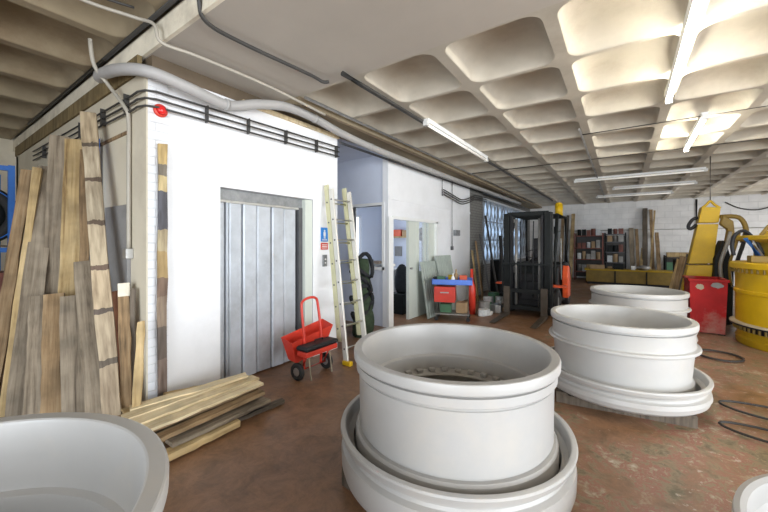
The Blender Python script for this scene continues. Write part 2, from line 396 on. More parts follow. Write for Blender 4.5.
g = BM(); box(g, wx0, wx1, RYW + .05, RYW + .056, wz0, wz1); obj('window_pane', g, 'glass', win)
# partition wall with doorway and glazed light
b = BM(); t_ = .12
box(b, PX - t_, PX, RYW - .02, 5.15, 0, 3.15)
box(b, PX - t_, PX, 5.15, 6.93, 1.97, 3.15)
box(b, PX - t_, PX, 6.93, 9.0, 0, 3.15)
struct(obj('wall_partition', b, 'white_wall'))
b = BM(); box(b, PX - .02, PX + .03, RYW - .03, 5.16, 0, 1.97); box(b, PX - .02, PX + .03, 5.16, 6.98, 1.93, 1.99); box(b, PX - .02, PX + .03, 6.90, 6.98, 0, 1.97)
struct(obj('trim_8', b, 'white_frame'))
b = BM(); box(b, PX, PX + .012, RYW, 9.0, 2.28, 2.34); struct(obj('trim_9', b, 'white_wall'))
d = struct(boxo('door_2', (PX - .09, PX - .03, 5.80, 6.12, 0, 1.95), 'pale_green_frame'))
b = BM(); cyl(b, (PX - .03, 5.86, 1.0), .02, .05, 12, 'X'); obj('door_handle', b, 'steel', d)
# window beside it: louvred grey glass
b = BM(); box(b, PX - .09, PX - .02, 6.12, 6.20, 0, 1.97); box(b, PX - .09, PX - .02, 6.46, 6.50, 0.9, 1.93); box(b, PX - .09, PX - .02, 6.20, 6.90, .85, .92)
box(b, PX - .09, PX - .02, 6.62, 6.90, 0, 1.93)
w2 = struct(obj('window_2', b, 'pale_green_frame'))
b = BM(); box(b, PX - .06, PX - .054, 6.2, 6.62, .92, 1.93); obj('window_pane', b, 'glass', w2)
b = BM(); box(b, PX - .07, PX - .03, 6.2, 6.62, 0, .85); obj('window_panel', b, 'pale_green_frame', w2)
# office interior shell
b = BM(); box(b, -6.3, -6.2, RYW, 6.0, 0, 3.15); box(b, -6.3, -6.2, 7.8, 8.9, 0, 3.15); box(b, -6.3, -6.2, 6.0, 7.8, 0, 1.0); box(b, -6.3, -6.2, 6.0, 7.8, 2.3, 3.15)
box(b, -6.3, PX - t_, 8.9, 9.0, 0, 3.15); box(b, -6.2, PX - t_, RYW + .12, 8.9, 2.9, 2.96)
struct(obj('wall_office', b, 'office_wall'))
b = BM(); box(b, -6.29, -6.24, 6.0, 7.8, 1.0, 1.05); box(b, -6.29, -6.24, 6.0, 7.8, 2.25, 2.3); box(b, -6.29, -6.24, 6.88, 6.93, 1.0, 2.3)
struct(obj('window_3', b, 'white_frame'))
# dark brick pier, window bay with lattice gate
b = BM(); box(b, PX - .35, PX + .02, 9.0, 10.0, 0, 3.15); struct(obj('wall_pier', b, 'grey_brick'))
b = BM(); box(b, PX - .3, PX - .1, 10.0, YF, 0, .9); box(b, PX - .3, PX - .1, 10.0, YF, 2.83, 3.15); box(b, PX - .3, PX - .1, 15.6, YF, .9, 2.83); struct(obj('wall_bay', b, 'grey_brick'))
b = BM()
for k in range(9): y = 10.0 + k * .7; box(b, PX - .22, PX - .17, y - .02, y + .02, .9, 2.83)
for z in (.92, 1.6, 2.2, 2.8): box(b, PX - .22, PX - .17, 10, 15.6, z - .02, z + .02)
w4 = struct(obj('window_4', b, 'galv_head'))
b = BM(); box(b, PX - .2, PX - .19, 10.0, 15.6, .9, 2.83); obj('window_pane', b, 'frosted', w4)
b = BM()
for k in range(15):
    y = 10.2 + k * .38
    for s_ in (1, -1):
        for j in range(3):
            z = .9 + j * .64
            tube(b, [(PX - .03, y - s_ * .19, z), (PX - .03, y + s_ * .19, z + .64)], .014, 4, cap=False)
    tube(b, [(PX - .035, y, .9), (PX - .035, y, 2.83)], .022, 4, cap=False)
box(b, PX - .06, PX, 10, 15.6, 2.8, 2.86); box(b, PX - .06, PX, 10, 15.6, .86, .92)
tag(obj('folding_gate', b, 'gate_grey'), 'grey steel folding lattice gate across the bright window bay behind the forklift', 'gate')
# perimeter
b = BM(); box(b, PX - .3, XR + .2, YF, YF + .15, 0, 3.2); struct(obj('wall_far', b, 'white_block_y'))
b = BM(); box(b, XL - .15, XL, YB, SY + .2, 0, 3.6); struct(obj('wall_left', b, 'cream_wall'))
b = BM()   # right wall with a large loading doorway; far opening added to lighten the far wall
box(b, XR, XR + .15, YB, -2.2, 0, 3.6); box(b, XR, XR + .15, 4.6, 12.0, 0, 3.4); box(b, XR, XR + .15, 15.0, YF, 0, 3.4); box(b, XR, XR + .15, 12.0, 15.0, 2.8, 3.4); box(b, XR, XR + .15, -2.2, 4.6, 3.0, 3.6)
struct(obj('wall_right', b, 'white_block_x'))
b = BM()   # wall behind with a loading doorway
box(b, XL, -2.0, YB - .15, YB, 0, 3.6); box(b, 3.2, XR, YB - .15, YB, 0, 3.6); box(b, -2.0, 3.2, YB - .15, YB, 3.0, 3.6)
struct(obj('wall_back', b, 'white_block_y'))
b = BM(); box(b, -8.6, -8.45, SY, 1.6, 0, 3.2); struct(obj('wall_shaft_end', b, 'cream_wall'))
b = BM(); box(b, -40, 40, -40, 50, -.3, -.12); struct(obj('yard_ground', b, 'slab'))
# edge beam above the partition
b = BM(); box(b, PX - .1, PX + .42, 2.62, YF, 3.08, 3.149); struct(obj('trim_10', b, 'ceiling_dim_brown'))

# lift door (door_1)
dx = WX - .13
b = BM(); box(b, dx - .06, dx - .02, 1.90, 3.2, 0, 2.07)
door = struct(obj('door_1', b, 'galv_dark'))
b = BM()
ys = [1.92, 2.02, 2.06, 2.22, 2.40, 2.60, 2.78, 2.98]
for i in range(len(ys) - 1):
    y0, y1 = ys[i] + .006, ys[i + 1] - .006; off = .012 if i % 2 else 0
    prism(b, [(y0, dx - .02), (y0, dx + .015 + off), (y0 + .012, dx + .025 + off), (y1 - .012, dx + .025 + off), (y1, dx + .015 + off), (y1, dx - .02)], .02, 1.93, 'X') if False else None
    bb = [(dx - .02, y0), (dx + .012 + off, y0), (dx + .024 + off, y0 + .014), (dx + .024 + off, y1 - .014), (dx + .012 + off, y1), (dx - .02, y1)]
    prism(b, bb, .02, 1.93, 'Z')
obj('door_panel', b, 'galv', door)
b = BM(); box(b, dx - .02, dx + .05, 1.91, 3.18, 1.95, 2.07); obj('door_header', b, 'galv_head', door, bevel=.004)
b = BM(); box(b, dx - .02, dx + .055, 1.91, 3.18, 1.925, 1.95); obj('door_rail', b, 'steel', door)
b = BM(); box(b, dx - .02, dx + .06, 2.99, 3.05, 0, 1.95); obj('door_edge', b, 'galv_dark', door)
b = BM(); box(b, dx - .02, WX - .02, 3.05, 3.17, 0, 2.06); struct(obj('trim_11', b, 'pale_green_frame'))

# =====================================================================
# CEILING SERVICES
# =====================================================================
def fixture(name, label, a, bb, lit, group=None, tubes=1, width=.075, drop=.045):
    a, bb = Vector(a), Vector(bb); mid = (a + bb) / 2; L = (bb - a).length
    rz = math.atan2(bb.y - a.y, bb.x - a.x)
    t = thing(name, label, 'ceiling light', (mid.x, mid.y, ZC - .001), rz, group)
    m = BM(); prism(m, [(-width / 2, 0), (width / 2, 0), (width / 2 * .6, -drop), (-width / 2 * .6, -drop)], -L / 2, L / 2, 'X'); obj('housing', m, 'white_frame', t)
    for s in (-1, 1):
        m = BM(); box(m, s * L / 2 - .03, s * L / 2 + .03, -.03, .03, -drop - .05, -drop + .01); obj('tube_holder', m, 'paper', t)
    for i in range(tubes):
        y = 0 if tubes == 1 else (-.02 + .04 * i)
        m = BM(); cyl(m, (-L / 2 + .03, y, -drop - .028), .019, L - .06, 12, 'X'); obj('light_tube', m, 'tube_glow' if lit else 'tube_dim', t)
    return t
fixture('fluorescent_light', 'long bright fluorescent tube nearest the camera, reaching the top edge', (.41, 2.8, 0), (.43, 4.95, 0), True)
fixture('fluorescent_light', 'bright fluorescent tube farther along the same rib, above the white rims', (.86, 5.85, 0), (.90, 7.75, 0), True)
fixture('fluorescent_light', 'pale fluorescent batten beside the black conduit above the office front', (-2.13, 4.05, 0), (-2.13, 6.5, 0), False)
fixture('fluorescent_light', 'nearest of the crosswise unlit battens over the far end', (-.99, 10.1, 0), (1.5, 10.1, 0), False)
fixture('fluorescent_light', 'middle one of the crosswise unlit battens over the far end', (-.2, 12.1, 0), (1.6, 12.1, 0), False)
fixture('fluorescent_light', 'farthest of the crosswise unlit battens, close to the far wall', (-.7, 14.0, 0), (1.3, 14.0, 0), False)

hose_pts = [(-4.08, 1.14, 3.07), (-3.95, 1.12, 3.06), (-3.5, 1.13, 2.98), (-3.22, 1.24, 2.92), (-3.15, 1.52, 2.87), (-3.15, 1.88, 2.84), (-3.12, 2.2, 2.95), (-3.10, 2.55, 3.03), (-3.12, 3.0, 3.04), (-3.15, 3.5, 3.0), (-3.16, 4.2, 2.97), (-3.16, 5.2, 2.96), (-3.16, 8.0, 2.96), (-3.14, 13.5, 2.98)]
d = tag(tubeo('duct_hose', smooth_path(hose_pts), .05, 'grey_pipe', seg=14), 'thick grey flexible duct winding along the top of the white shaft wall', 'duct')
for p in ((-3.15, 1.86, 2.84), (-3.12, 3.0, 3.04), (-3.16, 4.2, 2.97), (-3.16, 6.2, 2.96)):
    b = BM(); cyl(b, (p[0], p[1] - .015, p[2]), .056, .03, 16, 'Y'); obj('duct_clamp', b, 'grey_pipe', d)
def pipe(label, pts, r, mat, name='conduit', cat='pipe', sm=False, group=None):
    return tag(tubeo(name, smooth_path(pts) if sm else pts, r, mat), label, cat, group)
# three black conduits round the corner
names = ['highest', 'middle', 'lowest']
for i, z in enumerate((2.80, 2.735, 2.67)):
    pts = [(-7.2, SY - .03, z + .06), (-3.55, SY - .03, z), (-3.42, SY - .035, z), (-3.33, SY - .01, z), (-3.285, SY + .06, z), (-3.28, SY + .2, z), (-3.28, 3.62, z + .05)]
    c = pipe(f'{names[i]} of the three black conduits wrapped round the top of the shaft corner', pts, .0095, 'black_pipe', group=None)
for y in (1.75, 2.2, 2.7, 3.2, 3.58): boxo('pipe_bracket', (-3.325, -3.272, y - .005, y + .005, 2.66 + (y - 1.5) * .02, 2.82 + (y - 1.5) * .02), 'black_pipe', c)
for x in (-3.7, -4.3, -5.0, -5.8, -6.6): boxo('pipe_bracket', (x - .005, x + .005, SY - .045, SY, 2.68, 2.85), 'black_pipe', c)
pipe('black conduit running along the rib from the slab edge to the far end', [(-2.18, 2.45, 3.11), (-2.18, 2.75, 3.11), (-2.18, 14.5, 3.12)], .024, 'black_pipe')
pipe('black bent conduit fixed under the flat concrete slab', smooth_path([(-2.44, 1.24, 3.38), (-2.46, 1.25, 3.22), (-2.5, 1.32, 3.12), (-2.52, 1.6, 3.115), (-2.46, 2.3, 3.115), (-2.44, 2.45, 3.10), (-2.40, 2.5, 3.11)]), .016, 'black_pipe')
pipe('white twin conduit crossing the dark left ceiling and turning under the slab', smooth_path([(-3.2, .1, 3.31), (-3.3, .75, 3.31), (-3.2, 1.1, 3.30), (-3.06, 1.2, 3.24), (-3.02, 1.24, 3.10), (-2.95, 1.5, 3.08), (-2.93, 2.2, 3.08), (-2.95, 3.0, 3.05)]), .014, 'pale_pipe')
pipe('dark conduit beside the white twin conduit on the left ceiling', smooth_path([(-3.1, .1, 3.32), (-3.2, .7, 3.32), (-3.1, 1.08, 3.32)]), .010, 'black_pipe')
t = pipe('cream conduit dropping down the shaft side wall to a small switch box', smooth_path([(-3.9, 1.02, 3.32), (-3.9, 1.05, 3.1), (-3.88, 1.15, 2.95), (-3.66, 1.2, 2.72), (-3.64, 1.225, 2.6), (-3.64, 1.225, 2.2), (-3.64, 1.225, 1.44)]), .017, 'pale_pipe')
boxo('switch_box', (-3.68, -3.60, 1.19, 1.249, 1.36, 1.45), 'steel', t, bevel=.004)
pipe('dark conduit along the corner between left ceiling and beam', [(-7.5, 1.22, 3.33), (-1.0, 1.22, 3.33)], .018, 'black_pipe')
pipe('brown cable run hanging below the duct along the office top', smooth_path([(-3.0, 2.7, 3.08), (-3.02, 5, 3.07), (-3.05, 9, 3.07), (-3.05, 14, 3.07)]), .022, 'brown_pipe')
pipe('thin steel conduit along the ceiling edge above the office', [(-2.88, 2.62, 3.11), (-2.9, 15, 3.12)], .018, 'steel_dull')
pipe('dark lower conduit along the top of the office wall', [(-3.3, 3.66, 2.93), (-3.3, 15.0, 2.95)], .02, 'galv_dark')
pipe('thin dark conduit crossing the waffle ceiling in the middle', [(-3, 7.75, 3.12), (3.6, 7.75, 3.12)], .010, 'black_pipe')
pipe('thin dark conduit crossing the waffle ceiling near the yellow boom', [(-.5, 5.95, 3.13), (4, 5.95, 3.13)], .008, 'black_pipe')
pipe('pale conduit along the rib left of the bright tubes', [(-.5, 5.6, 3.12), (-.5, 16, 3.12)], .014, 'steel_dull')
# sagging loops of cable by the pier
for i in range(3):
    dz = -i * .055
    pipe(['upper', 'middle', 'lower'][i] + ' black cable sagging on the office wall towards the dark pier', smooth_path([(PX + .06, 7.2, 2.72 + dz), (PX + .06, 7.7, 2.66 + dz), (PX + .06, 8.3, 2.60 + dz), (PX + .06, 8.9, 2.72 + dz), (PX + .08, 9.3, 2.82 + dz), (PX + .08, 10.2, 2.84 + dz)]), .013, 'black_pipe', name='cable', cat='cable')
t = pipe('thin dark drop conduit on the office wall with a socket beside it', [(PX + .03, 7.75, 3.08), (PX + .03, 7.75, 1.4)], .011, 'galv_dark')
boxo('junction_box', (PX + .001, PX + .05, 7.72, 7.79, 1.33, 1.42), 'galv_dark', t)
pipe('short dark hanger rod holding the black cables on the office wall', [(PX + .03, 7.2, 3.08), (PX + .03, 7.2, 2.58)], .01, 'galv_dark')
b = BM(); box(b, PX + .001, PX + .06, 7.88, 8.18, 1.68, 1.82); tag(obj('socket_box', b, 'galv_head', bevel=.006), 'grey double socket box on the white wall left of the dark pier', 'socket')

# red sounder on the pilaster
t = thing('alarm_sounder', 'round red fire alarm sounder high on the white pilaster', 'alarm', (WX, 1.353, 2.658))
b = BM(); lathe(b, [(.0001, 0), (.054, 0), (.057, .016), (.050, .026), (.0001, .026)], 28, axis='X', closed=False); obj('alarm_base', b, 'red_paint', t)
b = BM(); lathe(b, [(.040, .026), (.037, .045), (.024, .056), (.0001, .06)], 28, axis='X', closed=False); obj('alarm_lens', b, 'red_lens', t)

# signs by the lift door
sy0 = 3.32
t = boxo('safety_sign', (WX - .0119, WX - .004, sy0, sy0 + .13, 1.52, 1.71), 'sign_blue'); tag(t, 'blue safety sign with a white figure right of the lift door', 'sign')
b = BM(); cyl(b, (WX - .004, sy0 + .065, 1.665), .014, .002, 14, 'X'); box(b, WX - .004, WX - .002, sy0 + .045, sy0 + .085, 1.60, 1.648); box(b, WX - .004, WX - .002, sy0 + .05, sy0 + .062, 1.56, 1.60); box(b, WX - .004, WX - .002, sy0 + .068, sy0 + .08, 1.56, 1.60)
for k in range(2): box(b, WX - .004, WX - .002, sy0 + .02, sy0 + .11, 1.535 + k * .012, 1.541 + k * .012)
obj('sign_symbol', b, 'sign_white', t)
t = boxo('warning_notice', (WX - .0119, WX - .004, sy0, sy0 + .13, 1.41, 1.50), 'red_paint'); tag(t, 'small red notice directly below the blue sign', 'sign')
b = BM()
for k in range(3): box(b, WX - .004, WX - .002, sy0 + .015, sy0 + .115, 1.427 + k * .022, 1.436 + k * .022)
obj('notice_lines', b, 'sign_white', t)
t = boxo('call_panel', (WX - .0119, WX + .01, sy0 + .03, sy0 + .10, 1.18, 1.34), 'galv_head', bevel=.003); tag(t, 'grey lift call panel below the red notice', 'control panel')
for z in (1.23, 1.28):
    b = BM(); cyl(b, (WX + .01, sy0 + .065, z), .012, .006, 12, 'X'); obj('push_button', b, 'sign_white', t)

# items on the cream side wall
t = boxo('wall_panel', (-4.22, -3.66, SY - .03, SY, .75, 1.85), 'board_grey', bevel=.003); tag(t, 'grey flat panel fixed on the cream shaft side behind the planks', 'panel')
t = boxo('blue_post', (-4.44, -4.36, SY - .09, SY - .03, 0, 2.56), 'blue_paint'); tag(t, 'bright blue steel post upright among the leaning planks', 'post')
b = BM(); box(b, -5.0, -3.66, SY - .012, SY, 2.50, 2.53); tag(obj('wall_batten', b, 'wood_brown'), 'thin brown batten across the cream shaft side near its top', 'batten')

# =====================================================================
# PLANKS
# =====================================================================
def plank(label, p0, p1, w, th, mat, wdir=(1, 0, 0), group=None, name='timber_plank', notch=0.006, taper=1.0, cat='plank'):
    p0, p1 = Vector(p0), Vector(p1); z = (p1 - p0); L = z.length; z.normalize()
    x = Vector(wdir); x = (x - z * x.dot(z)).normalized(); y = z.cross(x)
    m = BM(); n = 10; rings = []
    rnd = random.Random(hash((round(p0.x, 3), round(p1.x, 3), round(L, 3))))
    for i in range(n + 1):
        t = i / n; ww = w / 2 * (1 + (taper - 1) * t)
        jl, jr = rnd.uniform(-notch, notch), rnd.uniform(-notch, notch); bow = math.sin(t * PI) * rnd.uniform(-.002, .004)
        e = rnd.uniform(-.012, .012) if i in (0, n) else 0
        e = 0 if i == 0 else e
        rings.append([m.verts.new(v) for v in ((-ww + jl, -th / 2 + bow, t * L), (ww + jr, -th / 2 + bow, t * L + e), (ww + jr, th / 2 + bow, t * L + e), (-ww + jl, th / 2 + bow, t * L))])
    for i in range(n):
        for k in range(4): m.faces.new((rings[i][k], rings[i][(k + 1) % 4], rings[i + 1][(k + 1) % 4], rings[i + 1][k]))
    m.faces.new(rings[0][::-1]); m.faces.new(rings[-1])
    o = obj(name, m, mat, bevel=.003)
    R = Matrix((x, y, z)).transposed().to_4x4(); R.translation = p0; o.matrix_world = R
    return tag(o, label, cat, group)
LG = 'timber planks leaning on the shaft side wall'
# label, base px, base Y, top px, top py, top Y, width m, thickness, material
lean = [
 ('tall narrow pale plank leaning leftmost but one in the left timber stack', 4, .56, 38, 168, .90, .06, .05, 'wood_yellow'),
 ('brownish slim board leaning left of the tall narrow pale plank', -10, .52, 27, 170, .84, .085, .03, 'wood_brown'),
 ('wide weathered board slanting right of the tall narrow pale plank', 18, .62, 49, 167, .99, .15, .035, 'wood_grey'),
 ('broad grey weathered plank with a square top, left of the yellowish board', 50, .86, 60, 136, 1.05, .145, .04, 'wood_grey'),
 ('wide yellowish-brown board between the grey plank and the notched one', 66, .92, 75, 140, 1.12, .145, .03, 'wood_yellow'),
 ('thin brown batten squeezed behind the notched plank', 84, 1.00, 84, 150, 1.17, .06, .03, 'wood_brown'),
 ('tallest plank, pale with dark cross bands, slanting to the right foot', 114, .99, 88, 113, 1.10, .105, .045, 'notched'),
 ('grey plank crossing low in front of the tallest banded plank', 99, .90, 82, 262, 1.02, .105, .04, 'wood_grey'),
 ('short grey plank standing left of the low crossing plank', 74, .82, 71, 296, .93, .13, .04, 'wood_grey'),
 ('short pale grey plank, leftmost of the short ones', 34, .66, 39, 296, .78, .115, .035, 'wood_grey'),
 ('short brown plank right beside the leftmost short one', 52, .74, 54, 294, .86, .125, .035, 'wood_brown'),
 ('short dark plank wedged between the brown and grey short ones', 63, .82, 63, 300, .93, .06, .03, 'wood_dark'),
 ('reddish stained plank standing right of the tallest banded plank', 118, 1.08, 114, 292, 1.17, .075, .03, 'wood_red'),
 ('dark-edged batten with a white painted top', 127, 1.08, 124, 284, 1.16, .07, .04, 'wood_brown'),
 ('short yellow batten, rightmost of the leaning stack', 135, 1.06, 141, 322, 1.17, .05, .03, 'wood_yellow'),
 ('thin dark lath behind the rightmost battens', 131, 1.14, 133, 288, 1.20, .035, .02, 'wood_dark'),
 ('dark board standing in the gap behind the slanting weathered board', 30, .80, 42, 205, .98, .13, .03, 'wood_dark'),
 ('narrow brown strip behind the short grey plank', 88, .96, 92, 300, 1.03, .06, .03, 'wood_brown'),
]
for lab, bpx, bY, tpx, tpy, tY, w, th, mt in lean:
    a, bb = _dir(bpx); dd = bY / bb; p0 = Vector((a * dd, bY, .004 + th * .12)); p1 = at_y(tY, tpx, tpy)
    pl = plank(lab, p0, p1, w * 1.12, th, mt, wdir=(.42, .91, 0), group=LG)
    if 'white painted' in lab:
        m = BM(); L = (p1 - p0).length; box(m, -w * .58, w * .58, -th / 2 - .004, th / 2 + .004, L - .11, L + .004); obj('painted_end', m, 'beam_face', pl)['label'] = 'white painted end'
plank('upright narrow board with chipped yellow, black and brown paint at the wall corner', (WX + .06, 1.345, .005), (WX + .035, 1.36, 2.36), .075, .02, 'corner_board', wdir=(0, 1, 0), name='painted_board')
# pile on floor
PG = 'loose boards piled on the floor by the lift door'
pile = [
 ('long pale board on top of the floor pile, nearest the room', (-2.74, 1.02, .20), (-2.70, 2.02, .235), .12, .022, 'wood_pale'),
 ('wide pale board second from the room side on top of the floor pile', (-2.86, .98, .215), (-2.80, 2.04, .25), .12, .022, 'wood_pale'),
 ('pale board in the middle of the top layer of the floor pile', (-2.99, .97, .22), (-2.90, 2.00, .262), .11, .022, 'wood_pale'),
 ('pale board lying skewed across the top of the floor pile', (-3.10, 1.05, .23), (-2.84, 1.98, .285), .10, .02, 'wood_pale'),
 ('yellowish board at the wall side of the top layer', (-3.14, 1.02, .20), (-3.05, 1.86, .205), .11, .022, 'wood_yellow'),
 ('weathered board on edge on the room side of the floor pile', (-2.66, 1.05, .135), (-2.64, 2.00, .175), .09, .03, 'wood_brown'),
 ('brown board under the top layer of the floor pile', (-2.80, .95, .165), (-2.76, 2.0, .18), .12, .025, 'wood_brown'),
 ('yellow board in the second layer of the floor pile', (-2.96, .96, .17), (-2.94, 1.95, .18), .12, .025, 'wood_yellow'),
 ('brown board in the second layer near the wall', (-3.12, .98, .165), (-3.10, 1.97, .17), .12, .025, 'wood_brown'),
 ('grey-brown board low on the room side of the floor pile', (-2.62, 1.12, .09), (-2.62, 2.02, .10), .12, .03, 'wood_grey'),
 ('grey board low in the middle of the floor pile', (-2.80, .92, .10), (-2.80, 1.95, .12), .12, .03, 'wood_grey'),
 ('dark board low near the wall in the floor pile', (-3.0, .95, .10), (-3.0, 1.95, .12), .12, .03, 'wood_dark'),
 ('grey weathered bottom board sticking out toward the room', (-2.56, 1.00, .045), (-2.58, 1.72, .045), .10, .05, 'wood_yellow'),
 ('thin dark lath poking out past the right end of the floor pile', (-2.66, 1.5, .03), (-2.60, 2.20, .03), .06, .035, 'wood_dark'),
 ('bottom bearer board under the middle of the floor pile', (-2.82, 1.0, .035), (-2.84, 1.9, .035), .12, .06, 'wood_brown'),
 ('bottom board of the floor pile against the wall', (-3.08, 1.0, .035), (-3.08, 2.1, .035), .14, .06, 'wood_brown'),
 ('small board end lying against the wall behind the pale boards', (-3.22, 1.35, .19), (-3.20, 1.95, .13), .10, .03, 'wood_yellow'),
]
for lab, p0, p1, w, th, mt in pile:
    p1 = (p1[0], p1[1] - .10, p1[2])
    plank(lab, p0, p1, w, th, mt, wdir=(1, 0, .0), group=PG, name='loose_board', cat='board')

# =====================================================================
# WHEEL RIMS
# =====================================================================
def rim_upper(label, loc, R=.615, z0=.17, z1=.85, mid=False, mat='rim_paint', group='white steel wheel rims', blocks=False):
    """big barrel: outer profile up, inner profile down"""
    t = thing('wheel_rim', label, 'wheel rim', (loc[0], loc[1], z0), 0, group)
    h = z1 - z0
    k = R / .615
    out = [(.585, 0), (.605, .02), (.607, .13), (.603, .155), (.592, .168), (.570, .170), (.568, .182), (.580, .186)]
    if mid:
        out = [(.575, 0), (.588, .01), (.588, .14), (.572, .16), (.570, .17), (.58, .30), (.590, h - .262), (.590, h - .250), (.626, h - .246), (.634, h - .240), (.636, h - .228), (.630, h - .216), (.602, h - .210), (.597, h - .2), (.597, h - .085), (.600, h - .075), (.574, h - .072), (.574, h - .056)]
    else:
        out += [(.580, .30), (.583, h - .150), (.584, h - .140), (.576, h - .136), (.576, h - .128), (.596, h - .122), (.600, h - .115), (.600, h - .072), (.580, h - .068), (.580, h - .056)]
    lip = [(.612, h - .055), (.616, h - .048), (.617, h - .014), (.613, h - .003), (.608, h), (.570, h), (.565, h - .004), (.562, h - .012)]
    inn = [(.556, h - .12), (.548, h - .20), (.540, h - .225), (.520, h - .235), (.516, h - .25), (.520, h - .33), (.51, h - .40), (.50, .16), (.49, .10), (.47, .09), (.44, .09), (.44, .06), (.56, .04), (.565, 0)]
    prof = [(r * k, z) for r, z in out + lip + inn]
    b = BM(); lathe(b, prof, 128); obj('rim_barrel', b, mat, t, autos=True)
    b = BM(); lathe(b, [(r * k, z) for r, z in [(.492, h - .335), (.44, h - .345), (.435, h - .355), (.44, h - .365), (.515, h - .36), (.515, h - .335)]], 96); obj('inner_flange', b, mat, t, autos=True)
    for i in range(30 if blocks else 0):
        a = 2 * PI * i / 30; rot = Matrix.Rotation(a, 4, 'Z')
        b = BM(); box(b, .452 * k, .488 * k, -.022, .022, h - .335, h - .315, mat=rot); obj('lock_block', b, mat, t)
    return t
def rim_ring(label, loc, R=.70, z0=.12, z1=.395, mat='rim_paint', group='white steel flange rings'):
    t = thing('flange_ring', label, 'flange ring', (loc[0], loc[1], z0), 0, group)
    h = z1 - z0; k = R / .70
    prof = [(.60, 0), (.655, 0), (.680, .02), (.692, .06), (.695, h - .14), (.690, h - .105), (.664, h - .094), (.656, h - .080), (.660, h - .064), (.690, h - .044), (.700, h - .014), (.697, h - .002), (.690, h), (.672, h), (.666, h - .006), (.662, h - .035), (.652, h - .065), (.632, h - .082), (.620, h - .086), (.612, h - .17), (.56, h - .185), (.52, h - .19), (.52, .02)]
    b = BM(); lathe(b, [(r * k, z) for r, z in prof], 128); obj('ring_body', b, mat, t, autos=True)
    return t
def pallet(label, x, y, w, l, rz, h=.12):
    t = thing('wooden_pallet', label, 'pallet', (x, y, 0), rz, 'pallets under the white rims')
    for s in (-1, 0, 1):
        m = BM(); box(m, -w / 2, w / 2, s * (l / 2 - .05) - .05, s * (l / 2 - .05) + .05, 0, h - .025); obj('bearer', m, 'wood_dark', t)
    n = 6
    for i in range(n):
        y0 = -w / 2 + i * (w - .1) / (n - 1); m = BM(); box(m, y0, y0 + .1, -l / 2, l / 2, h - .024, h); obj('deck_board', m, 'wood_dark', t)
    return t
s1 = (-.888, 2.035)
pallet('dark wooden pallet just showing under the large front rim stack', s1[0], s1[1], .98, .98, -.1)
rim_ring('wide white flange ring under the large rim in the middle foreground', s1, .70, .12, .395)
rim_upper('large white steel rim standing on a flange ring in the middle foreground', s1, .617, .215, .85, blocks=True)
s2 = (-.034, 4.12)
pallet('wooden pallet under the second rim stack with yellow block at its corner', s2[0] - .03, s2[1] + .04, 1.02, 1.02, .12, .10)
rim_ring('wide white flange ring at the bottom of the second rim stack', s2, .69, .10, .30, mat='rim_paint_white')
rim_upper('white rim with a raised middle flange, second stack right of the foreground', s2, .597, .125, .79, mid=True, mat='rim_paint_white')
s3 = (.182, 6.42)
pallet('wooden pallet under the farthest rim stack', s3[0], s3[1], 1.1, 1.1, .1, .10)
rim_ring('white flange ring under the farthest rim', s3, .69, .10, .30, mat='rim_paint_white')
rim_upper('farthest white rim, seen above the second stack before the red bin', s3, .60, .125, .80, mid=True, mat='rim_paint_white')
s4 = (-1.30, -.132)
pallet('wooden pallet under the bottom left rim stack', s4[0], s4[1], 1.1, 1.1, .1, .12)
rim_ring('flange ring beneath the bottom left rim', s4, .69, .12, .395)
rim_upper('white rim cut by the bottom left corner of the view', s4, .632, .215, .88, blocks=True)
b = BM(); lathe(b, [(.0001, 0), (.70, 0), (.715, .03), (.715, .30), (.70, .345), (.71, .36), (.705, .385), (.685, .39), (.665, .38), (.655, .30), (.60, .24), (.30, .22), (.0001, .22)], 112, closed=False)
tag(obj('flange_dish', b, 'rim_paint', loc=(1.085, 1.93, 0), autos=True), 'shallow white rim dish at the bottom right corner on the floor', 'wheel rim', 'white steel flange rings')
b = BM(); box(b, -.06, .06, -.05, .05, 0, .09); o = obj('timber_block', b, 'yellow_old', bevel=.006); o.location = (-.62, 3.78, 0); o.rotation_euler = (0, 0, .4); tag(o, 'small yellow block beside the pallet of the second rim stack', 'block')

# =====================================================================
# LADDER
# =====================================================================
t = thing('extension_ladder', 'aluminium double extension ladder leaning on the white wall end beside the lift', 'ladder', (0, 0, 0))
def ladder_section(x_off, z_top, z_bot, mat, wid0, wid1, part):
    bot0, bot1 = Vector((-2.78 + x_off, 3.20, 0)), Vector((-2.78 + x_off, 3.60, 0))
    top0, top1 = Vector((-3.19 + x_off, 3.36, 2.22)), Vector((-3.19 + x_off, 3.72, 2.22))
    lo = z_bot / 2.22; hi = z_top / 2.22
    for a, c in ((bot0, top0), (bot1, top1)):
        p0, p1 = a.lerp(c, lo), a.lerp(c, hi)
        z = (p1 - p0).normalized(); x = Vector((0, 1, 0)); x = (x - z * x.dot(z)).normalized(); y = z.cross(x); R = Matrix((x, y, z)).transposed().to_4x4(); R.translation = p0
        m = BM(); box(m, -.014, .014, -.035, .035, 0, (p1 - p0).length, mat=R); obj('stile', m, mat, t, bevel=.004)
    n = int((z_top - z_bot) / .27)
    for i in range(n):
        q = (z_bot + .16 + i * .27) / 2.22; p0, p1 = bot0.lerp(top0, q), bot1.lerp(top1, q)
        m = BM(); tube(m, [p0, p1], .015, 8); obj('rung', m, mat, t)
    for i in range(n):
        q = (z_bot + .16 + i * .27) / 2.22
        p = bot0.lerp(top0, q); m = BM(); cyl(m, (p.x, p.y - .0175, p.z), .012, .005, 8, 'Y'); obj('rung_rivet', m, 'galv_dark', t)
ladder_section(0, 2.22, .03, 'alu', .4, .36, 'front')
ladder_section(-.08, 2.28, .26, 'fibre', .4, .36, 'rear')
